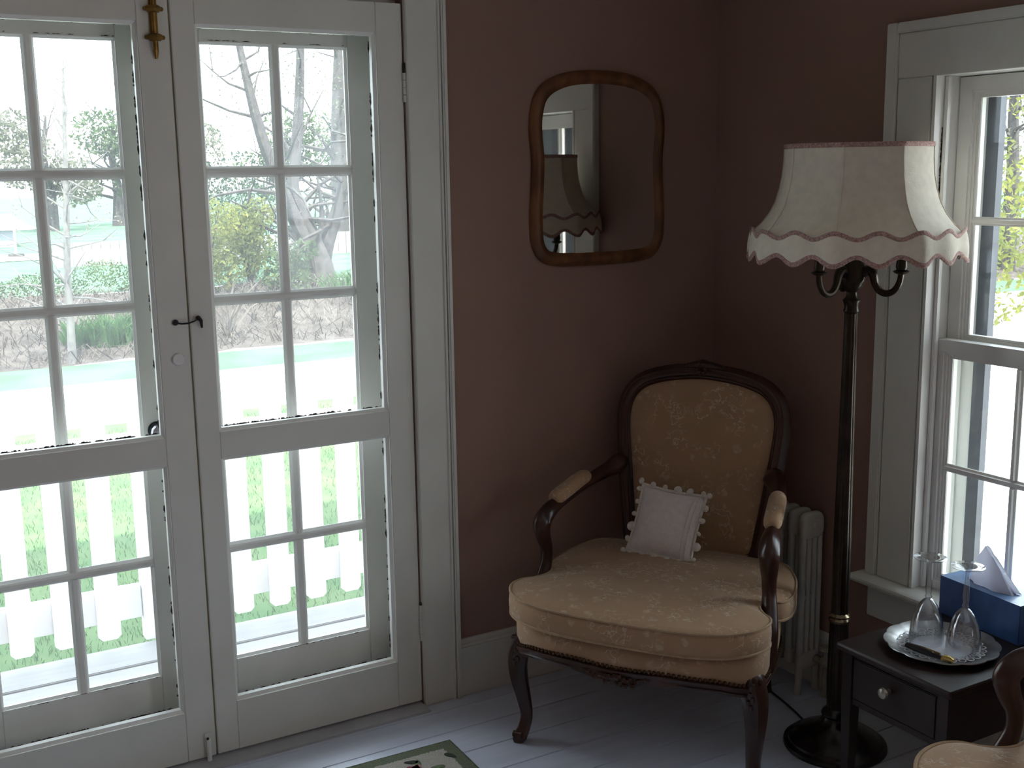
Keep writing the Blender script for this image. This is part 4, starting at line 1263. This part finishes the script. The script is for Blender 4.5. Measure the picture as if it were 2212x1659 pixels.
# =================================================================== OUTDOORS
DECKP = mat('pale_deck_paint', (0.27, 0.27, 0.275), 0.6, 0.06, 6, 0.2, 30, stretch=(0.4, 5, 5))
dk = struct('porch_deck', 'pale painted board porch outside the doors')
ys = [0.235, 0.40, 0.60, 0.80, 0.99, 1.195]
for i in range(len(ys) - 1):
    MB().box(-5.2, 0.6, ys[i] + 0.009, ys[i + 1] - 0.009, -0.135, -0.10).build('board', DECKP, dk, bevel=0.003)
MB().box(-5.2, 0.6, 1.165, 1.185, -0.30, -0.136).build('fascia', DECKP, dk)
WHT = mat('white_fence_paint', (0.85, 0.85, 0.86), 0.6, 0.03, 10)
rl = thing('porch_railing', 'white picket railing along the edge of the porch', 'railing', (0, 1.20, 0))
b = MB()
for (xa, xb) in ((-5.0, -1.668), (-1.545, 0.5)):
    MB().box(xa, xb, 0.012, 0.045, -0.012, 0.112).build('bottom_rail', WHT, rl, bevel=0.003)
    MB().box(xa, xb, 0.012, 0.045, 0.560, 0.680).build('top_rail', WHT, rl, bevel=0.003)
MB().box(-1.665, -1.548, -0.004, 0.052, -0.0995, 0.86).build('post', WHT, rl, bevel=0.003)
def picket(x):
    w = 0.0395; c_ = 0.014
    o = [(-w, -0.068 + c_), (-w + c_, -0.068), (w - c_, -0.068), (w, -0.068 + c_), (w, 0.775), (0, 0.815), (-w, 0.775)]
    bb = MB(); bb.rings([[(p[0], y, p[1]) for p in o] for y in (-0.010, 0.010)])
    return bb
pk = picket(0).build('picket', WHT, rl, (-1.442, 0, 0))
for i in range(-2, 14):
    x = -1.442 + 0.1475 * i
    if i != 0 and -1.50 < x < 0.45:
        inst(pk, rl, (x, 0, 0))
for i in range(0, 21):
    x = -1.791 - 0.1475 * i
    inst(pk, rl, (x, 0, 0))

GRASS = mat('lawn_green', (0.055, 0.105, 0.042), 0.95, 0.0, 3.0, col2=(0.085, 0.125, 0.055), spec=0.1)
GRASS2 = mat('far_lawn_green', (0.062, 0.115, 0.070), 0.95, 0.2, 1.5, spec=0.1)
ROADM = mat('pale_gravel_drive', (0.58, 0.57, 0.56), 0.95, 0.06, 2)
BANKM = mat('leaf_litter', (0.052, 0.044, 0.040), 0.95, 0.0, 3.5, col2=(0.085, 0.073, 0.066), detail=8, spec=0.1)
def gz(x, y):
    if y < 9.6: return -0.35
    if y < 13.0: return -0.35 + 0.38 * (0.5 - 0.5 * cos(pi * (y - 9.6) / 3.4))
    return 0.03 + 0.0015 * (y - 13)
def strip(name, x0, x1, y0, y1, nx, ny, m, dz=0.0, rough=0.0, seed=0):
    rnd = random.Random(seed)
    v = [(x0 + (x1 - x0) * i / nx, y0 + (y1 - y0) * j / ny, 0) for j in range(ny + 1) for i in range(nx + 1)]
    v = [(x, y, gz(x, y) + dz + rnd.uniform(-rough, rough)) for x, y, z in v]
    f = [(j * (nx + 1) + i, j * (nx + 1) + i + 1, (j + 1) * (nx + 1) + i + 1, (j + 1) * (nx + 1) + i) for j in range(ny) for i in range(nx)]
    return tag(MB().add(v, f).build(name, m, ang=80), kind='structure')
strip('ground_lawn', -30, 1.5, 0.23, 6.40, 4, 4, GRASS)
strip('ground_driveway', -40, 40, 6.40, 8.46, 2, 2, ROADM)
strip('ground_verge', -40, 40, 8.46, 9.65, 2, 2, GRASS2)
strip('ground_bank', -14, 24, 9.65, 13.4, 90, 16, BANKM, rough=0.03, seed=2)
strip('ground_meadow', -60, 90, 13.4, 90, 4, 6, GRASS2)
tag(MB().add([(1.5, -40, -0.351), (60, -40, -0.351), (60, 6.4, -0.351), (1.5, 6.4, -0.351)], [(0, 1, 2, 3)]).build('ground_yard', ROADM), kind='structure')
tag(MB().add([(0.17, -40, -0.36), (1.5, -40, -0.36), (1.5, 0.23, -0.36), (0.17, 0.23, -0.36)], [(0, 1, 2, 3)]).build('ground_side', GRASS), kind='structure')
tag(MB().add([(-60, -60, -0.40), (0.17, -60, -0.40), (0.17, 0.23, -0.40), (-60, 0.23, -0.40)], [(0, 1, 2, 3)]).build('ground_rear', GRASS), kind='structure')

def blades(name, n, region, hgt, wid, m, seed, kind='stuff', lean=0.5, parent=None, curve=0.0, taper=True):
    rnd = random.Random(seed); v = []; f = []
    for i in range(n):
        x, y, z = region(rnd)
        a_ = rnd.uniform(0, 2 * pi); h = hgt * rnd.uniform(0.5, 1.2); w = wid * rnd.uniform(0.6, 1.2)
        dx, dy = cos(a_), sin(a_)
        lx, ly = rnd.gauss(0, lean) * h, rnd.gauss(0, lean) * h
        o = len(v)
        v += [(x - dx * w, y - dy * w, z - 0.01), (x + dx * w, y + dy * w, z - 0.01), (x + lx * 0.4 + dx * w * .8, y + ly * 0.4 + dy * w * .8, z + h * 0.6), (x + lx * 0.4 - dx * w * .8, y + ly * 0.4 - dy * w * .8, z + h * 0.6), (x + lx, y + ly, z + h * (1 - curve))]
        f += [(o, o + 1, o + 2, o + 3), (o + 3, o + 2, o + 4)]
    me = bpy.data.meshes.new(name); me.from_pydata(v, [], f); me.update(); me.materials.append(m)
    o = link(name, me, parent)
    if kind: o['kind'] = kind
    return o
GB = leaf_mat('grass_blade', (0.062, 0.115, 0.046), (0.085, 0.13, 0.056), 0.4)
g_ = blades('lawn_grass', 30000, lambda r: (r.uniform(-4.5, 1.45), 1.25 + 4.9 * r.random() ** 1.5, -0.35), 0.030, 0.0024, GB, 1, lean=0.7)
tag(g_, 'short green lawn grass beyond the porch railing', 'grass')
DRY = leaf_mat('dry_brush_stalk', (0.13, 0.112, 0.098), (0.06, 0.050, 0.044), 0.25)
def bank_reg(r):
    x, y = r.uniform(-5, 9), r.uniform(9.75, 13.2)
    return (x, y, gz(x, y))
g_ = blades('dry_brush', 9000, bank_reg, 0.20, 0.007, DRY, 4, lean=1.3, curve=0.35)
tag(g_, 'tangled dry brown brush covering the bank beyond the driveway', 'brush')
WEED = leaf_mat('green_weed', (0.06, 0.125, 0.045), (0.04, 0.085, 0.03), 0.35)
def clump(name, label, cx_, cy_, r_, n, h, m, seed, cat='plant', group=None):
    rnd_ = random.Random(seed)
    def reg(r):
        a_, q = r.uniform(0, 2 * pi), r_ * r.random() ** 0.6
        x, y = cx_ + q * cos(a_), cy_ + 0.5 * q * sin(a_)
        return (x, y, gz(x, y))
    o = blades(name, n, reg, h, 0.014, m, seed, kind=None, lean=0.45)
    tag(o, label, cat, group)
    return o
clump('grass_tussock', 'bright green tuft of long grass low on the brush bank, right of the slim tree', 0.12, 10.6, 0.55, 700, 0.30, WEED, 6)
clump('leafy_weed', 'green leafy weeds at the foot of the many-stemmed tree', 3.95, 12.2, 0.7, 500, 0.22, WEED, 8)
clump('pale_reed', 'thin pale dry stalks standing on the bank below the yellow bush', 1.35, 10.4, 0.07, 26, 0.62, DRY, 9)

# --- trees and shrubs
def leaf_cloud(mb_list, n, centers, size, rnd, squash=1.0):
    v, f = mb_list
    for i in range(n):
        c_, r_ = centers[rnd.randrange(len(centers))]
        while True:
            p = Vector((rnd.uniform(-1, 1), rnd.uniform(-1, 1), rnd.uniform(-1, 1)))
            if 0.15 < p.length < 1: break
        p = p.normalized() * (p.length ** 0.5)
        q = Vector(c_) + Vector((p.x * r_, p.y * r_, p.z * r_ * squash))
        a = Vector((rnd.gauss(0, 1), rnd.gauss(0, 1), rnd.gauss(0, 1))).normalized()
        bb = a.cross(Vector((rnd.gauss(0, 1), rnd.gauss(0, 1), rnd.gauss(0, 1)))).normalized()
        s = size * rnd.uniform(0.6, 1.3)
        o = len(v)
        v += [tuple(q - a * s), tuple(q + bb * s * 0.45), tuple(q + a * s), tuple(q - bb * s * 0.45)]
        f.append((o, o + 1, o + 2, o + 3))

def plant(name, label, cat, base, trunks, centers, nleaf, lsize, lm, bm_, seed, twigs=0, group=None, squash=0.9):
    """trunks: list of (points, radii) relative to base; centers: foliage balls relative to base"""
    rnd = random.Random(seed)
    root = thing(name, label, cat, base, 0, group)
    for pts, rr in trunks:
        P = catmull(pts, 5)
        MB().tube(P, lerp_list(rr, 5), 9, sec=lambda th: 1 + 0.08 * cos(3 * th)).build('trunk', bm_, root)
    if twigs:
        b = MB()
        for i in range(twigs):
            pts, rr = trunks[rnd.randrange(len(trunks))]
            P = catmull(pts, 5); k = rnd.randrange(int(len(P) * 0.25), len(P))
            p = P[k]; d = Vector((rnd.gauss(0, 1), rnd.gauss(0, 0.7), rnd.gauss(0.45, 0.4))).normalized()
            ln = rnd.uniform(0.4, 1.1) * (1.2 - 0.6 * k / len(P)) * twig_len
            q = p; pl = [p]
            for s in range(3):
                d = (d + Vector((rnd.gauss(0, .25), rnd.gauss(0, .25), rnd.gauss(0.05, .2)))).normalized()
                q = q + d * ln / 3; pl.append(q)
            r0 = lerp_list(rr, 5)[k] * 0.4
            b.tube(pl, [r0, r0 * .7, r0 * .45, r0 * .2], 5)
            if rnd.random() < 0.6:
                d2 = (d + Vector((rnd.gauss(0, .8), rnd.gauss(0, .5), rnd.gauss(0.2, .5)))).normalized()
                b.tube([pl[2], pl[2] + d2 * ln * 0.3, pl[2] + d2 * ln * 0.55], [r0 * .4, r0 * .3, r0 * .12], 5)
        tag(b.build('branches', bm_, root), kind='stuff')
    if nleaf:
        v, f = [], []
        leaf_cloud((v, f), nleaf, centers, lsize, rnd, squash)
        me = bpy.data.meshes.new('foliage'); me.from_pydata(v, [], f); me.update(); me.materials.append(lm)
        tag(link('foliage', me, root), kind='stuff')
    return root
twig_len = 1.0
BARK = mat('grey_bark', (0.045, 0.040, 0.038), 0.95, 0.3, 14, 0.6, 30)
BARKP = mat('pale_bark', (0.11, 0.105, 0.10), 0.95, 0.2, 14, 0.4, 30)
LY_ = leaf_mat('yellow_green_leaf', (0.20, 0.205, 0.06), (0.10, 0.125, 0.045), 0.5)
LG_ = leaf_mat('spring_green_leaf', (0.085, 0.12, 0.055), (0.045, 0.07, 0.035), 0.45)
LD_ = leaf_mat('dark_evergreen_leaf', (0.05, 0.08, 0.055), (0.03, 0.05, 0.035), 0.3)
LP_ = leaf_mat('pale_budding_leaf', (0.16, 0.155, 0.12), (0.10, 0.11, 0.075), 0.5)

# slim tree in line with the left door
twig_len = 0.9
plant('slim_tree', 'slim bare young tree at the foot of the bank seen through the left door', 'tree', (-0.49, 9.80, -0.345),
      [([(0, 0, -0.02), (0.012, 0, 0.35), (0.03, 0.02, 0.95), (0.07, 0.0, 1.6), (0.12, 0.02, 2.4), (0.16, 0.02, 3.1)], [0.048, 0.040, 0.036, 0.030, 0.020, 0.008])],
      [((0.1, 0, 1.9), 0.8)], 500, 0.016, LP_, BARKP, 31, 46)
twig_len = 1.5
plant('many_stemmed_tree', 'large many-stemmed bare tree on the bank seen through the right door', 'tree', (3.66, 13.5, 0.03),
      [([(0.05, 0, -0.05), (0.0, 0, 0.35), (-0.15, 0, 0.9), (-0.30, 0, 1.35), (-0.20, 0.1, 1.9), (-0.10, 0.1, 2.8), (0.0, 0.1, 4.2)], [0.26, 0.20, 0.10, 0.085, 0.08, 0.07, 0.04]),
       ([(0.0, -0.05, 0.0), (-0.10, -0.05, 0.4), (-0.42, -0.1, 1.1), (-0.75, -0.1, 2.0), (-0.95, -0.1, 2.9), (-1.1, 0, 4.0)], [0.16, 0.13, 0.10, 0.085, 0.06, 0.03]),
       ([(0.05, 0.03, 0.0), (0.14, 0.03, 0.45), (0.38, 0, 1.05), (0.55, 0, 1.7), (0.85, 0, 2.6), (0.95, 0, 3.8)], [0.17, 0.14, 0.09, 0.075, 0.055, 0.03]),
       ([(0.06, 0.03, 0.0), (0.10, 0.05, 0.5), (0.14, 0.05, 1.0), (0.10, 0.05, 1.5)], [0.12, 0.07, 0.035, 0.015])],
      [((-0.2, 0, 2.4), 1.2), ((0.7, 0, 2.6), 0.9), ((-0.9, 0, 2.8), 0.8)], 900, 0.025, LP_, BARK, 33, 60)
plant('dark_trunk_tree', 'dark upright tree trunk right of the many-stemmed tree', 'tree', (6.52, 19.6, 0.03),
      [([(0, 0, -0.05), (0.03, 0, 0.8), (0.0, 0, 2.0), (0.1, 0, 4.0)], [0.26, 0.21, 0.17, 0.10])],
      [((0.0, 0, 3.4), 1.2)], 700, 0.03, LG_, BARK, 34, 14)
twig_len = 0.7
# forsythia-like shrubs on the bank top, right door
k = 0
for (x, y, h, r_, lm, lab, nl) in (
        (1.80, 12.8, 1.25, 0.62, LY_, 'yellow flowering bush at the left of the right door view', 3800),
        (2.55, 13.2, 1.10, 0.55, LY_, 'yellow green bush in the middle of the bank top', 3200),
        (2.85, 12.4, 0.60, 0.34, LG_, 'green bush just left of the many-stemmed tree', 1500),
        (2.25, 14.8, 1.75, 0.75, LD_, 'dark evergreen shrub standing behind the yellow bushes', 2400),
        (3.35, 15.4, 1.75, 0.60, LD_, 'dark ivy covered shrub behind the many-stemmed tree', 1900),
        (4.65, 12.9, 0.42, 0.40, LG_, 'low green bush right of the many-stemmed tree', 1200)):
    k += 1
    st = []
    rnd = random.Random(60 + k)
    for q in range(5):
        a_ = 2 * pi * q / 5 + rnd.random()
        st.append(([(0, 0, -0.05), (0.12 * cos(a_), 0.12 * sin(a_), h * 0.4), (r_ * 0.5 * cos(a_), r_ * 0.5 * sin(a_), h * 0.95)], [0.018, 0.013, 0.005]))
    cs = [((rnd.uniform(-r_, r_) * 0.6, rnd.uniform(-r_, r_) * 0.5, h * (0.18 + 0.75 * q / 9)), r_ * rnd.uniform(0.42, 0.62)) for q in range(10)]
    plant('bush', lab, 'bush', (x, y, gz(x, y)), st, cs, nl, 0.034, lm, BARK, 80 + k, 10, 'bushes on the bank')
# clipped hedge along the far edge, left door
v, f = [], []
rnd = random.Random(91)
cs = []
for i in range(60):
    x = -3.2 + 5.0 * i / 59
    hgt = 0.10 + 0.05 * sin(i * 0.6) + (0.12 if x > 0.2 else 0.03)
    cs.append(((x, 13.3 + 0.15 * rnd.random(), gz(x, 13.3) + hgt), 0.17 + (0.06 if x > 0.2 else 0)))
leaf_cloud((v, f), 7000, cs, 0.022, rnd, 0.85)
me = bpy.data.meshes.new('hedge'); me.from_pydata(v, [], f); me.update(); me.materials.append(LG_)
tag(link('hedge', me), 'low loose green hedge along the top of the bank behind the slim tree', 'hedge')

# far things: patio umbrella, house, board fence, path, trees
FARW = mat('far_white', (0.80, 0.80, 0.80), 0.8)
um = thing('patio_umbrella', 'white patio umbrella standing far off at the left', 'umbrella', (0.55, 22.0, gz(0, 22)))
MB().tube([(0, 0, 0), (0, 0, 0.78)], 0.022, 8).build('pole', FARW, um)
b = MB(); b.lathe([(0.42, 0.55), (0.28, 0.63), (0.10, 0.73), (0.01, 0.77)], 8, cap=False); b.lathe([(0.40, 0.54), (0.01, 0.75)], 8, cap=False); b.build('canopy', FARW, um, ang=10)
MB().lathe([(0.01, 0), (0.16, 0), (0.15, 0.06), (0.01, 0.07)], 12).build('base', BARK, um)
hs = thing('garden_shed', 'pale grey garden shed far off behind the white umbrella', 'shed', (-0.35, 25.5, gz(0, 25)))
HG = mat('far_shed_siding', (0.22, 0.23, 0.26), 0.8, 0.05, 3)
MB().box(-1.3, 1.3, 0, 2, -0.1, 0.42).build('wall', HG, hs)
b = MB(); b.add([(-1.42, -0.15, 0.42), (1.42, -0.15, 0.42), (1.42, 2.15, 0.42), (-1.42, 2.15, 0.42), (-1.42, 1.0, 0.72), (1.42, 1.0, 0.72)], [(0, 1, 5, 4), (2, 3, 4, 5), (1, 2, 5), (3, 0, 4), (0, 3, 2, 1)])
b.build('roof', mat('far_roof', (0.14, 0.145, 0.16), 0.9), hs)
for x in (-0.7, 0.3):
    w = MB().box(x - 0.16, x + 0.16, -0.03, -0.001, 0.12, 0.36).build('window', FARW, hs)
    MB().box(x - 0.13, x + 0.13, -0.04, -0.031, 0.15, 0.33).build('pane', mat('far_glass', (0.10, 0.12, 0.15), 0.2), w)
fn_ = thing('board_fence', 'grey weathered board fence crossing behind the hedge', 'fence', (0, 18.5, gz(0, 18.5)))
FN = mat('weathered_fence', (0.2, 0.19, 0.185), 0.9, 0.15, 4)
pb = MB().box(-0.075, 0.075, -0.012, 0.012, 0.0, 0.42).build('fence_board', FN, fn_, (0.8, 0, 0))
for i in range(1, 46):
    inst(pb, fn_, (0.8 + 0.16 * i, 0, 0))
MB().box(0.7, 8.1, 0.013, 0.05, 0.30, 0.36).build('fence_rail', FN, fn_)
ptm = strip('ground_path', -20, 30, 20.6, 22.6, 2, 2, ROADM, dz=0.012)
twig_len = 2.2
far = [(2.9, 33, 3.4, 1.3, LP_, 'pale budding tree far off, left door, beside the umbrella'), (5.2, 35, 3.6, 1.5, LG_, 'broad green tree far off with a thick trunk on the far lawn'),
       (0.4, 34, 3.0, 1.3, LG_, 'green tree far off behind the pale grey garden shed'), (-3.6, 33, 3.2, 1.4, LP_, 'pale tree at the far left edge of the view'),
       (8.0, 38, 3.4, 1.4, LP_, 'pale tree far behind the board fence'), (10.8, 35, 3.2, 1.5, LG_, 'green tree far behind the yellow bushes'),
       (15.5, 40, 3.4, 1.5, LP_, 'pale tree far behind the many-stemmed tree'), (17.2, 35, 3.2, 1.5, LG_, 'green tree at the far right of the door view')]
for i, (x, y, h, r_, lm, lab) in enumerate(far):
    rnd = random.Random(200 + i)
    cs = [((rnd.uniform(-r_, r_) * 0.8, rnd.uniform(-r_, r_) * 0.5, h * rnd.uniform(0.35, 0.95)), r_ * rnd.uniform(0.35, 0.6)) for q in range(9)]
    plant('far_tree', lab, 'tree', (x, y, gz(x, y)), [([(0, 0, -0.1), (0.05, 0, h * 0.3), (-0.05, 0, h * 0.6), (0.1, 0, h * 0.95)], [0.22, 0.15, 0.10, 0.03])],
          cs, 2600, 0.085, lm, BARK, 220 + i, 16, 'trees beyond the far lawn')
# trees and house outside the right-hand window
twig_len = 1.6
side = [(8.6, 6.2, 4.6, 1.5, LY_, 'yellow green tree outside the sash window, nearest the storm frame'), (11.4, 3.4, 4.4, 1.5, LG_, 'green tree outside the sash window further right'),
        (15.5, 10.5, 5.2, 2.2, LP_, 'pale budding tree behind the two green trees outside the sash window'), (5.2, -7.4, 3.4, 1.0, LY_, 'yellow tree outside the sash window seen only in the mirror')]
for i, (x, y, h, r_, lm, lab) in enumerate(side):
    rnd = random.Random(300 + i)
    cs = [((rnd.uniform(-r_, r_) * 0.8, rnd.uniform(-r_, r_) * 0.8, h * (0.14 + 0.8 * q / 11)), r_ * rnd.uniform(0.4, 0.6)) for q in range(12)]
    plant('yard_tree', lab, 'tree', (x, y, -0.37), [([(0, 0, -0.1), (0.05, 0, h * 0.3), (-0.05, 0, h * 0.6), (0.1, 0, h * 0.95)], [0.16, 0.12, 0.08, 0.03])],
          cs, 7500, 0.046, lm, BARK, 320 + i, 20, 'trees outside the sash window')
bh = thing('brick_house', 'reddish brick house outside the sash window, seen in the mirror', 'house', (9.5, -13.0, -0.37))
MB().box(-4, 4, -2.5, 2.5, 0, 2.6).build('wall', mat('far_brick', (0.42, 0.20, 0.15), 0.9, 0.2, 9), bh)
b = MB(); b.add([(-4.2, -2.7, 2.6), (4.2, -2.7, 2.6), (4.2, 2.7, 2.6), (-4.2, 2.7, 2.6), (-4.2, 0, 3.9), (4.2, 0, 3.9)], [(0, 1, 5, 4), (2, 3, 4, 5), (1, 2, 5), (3, 0, 4), (0, 3, 2, 1)])
b.build('roof', mat('far_roof_b', (0.25, 0.22, 0.22), 0.9), bh)
for y in (-1.4, 1.0):
    w = MB().box(-4.03, -4.001, y - 0.4, y + 0.4, 1.0, 2.0).build('window', FARW, bh)
    MB().box(-4.04, -4.031, y - 0.33, y + 0.33, 1.07, 1.93).build('pane', MATS['far_glass'], w)
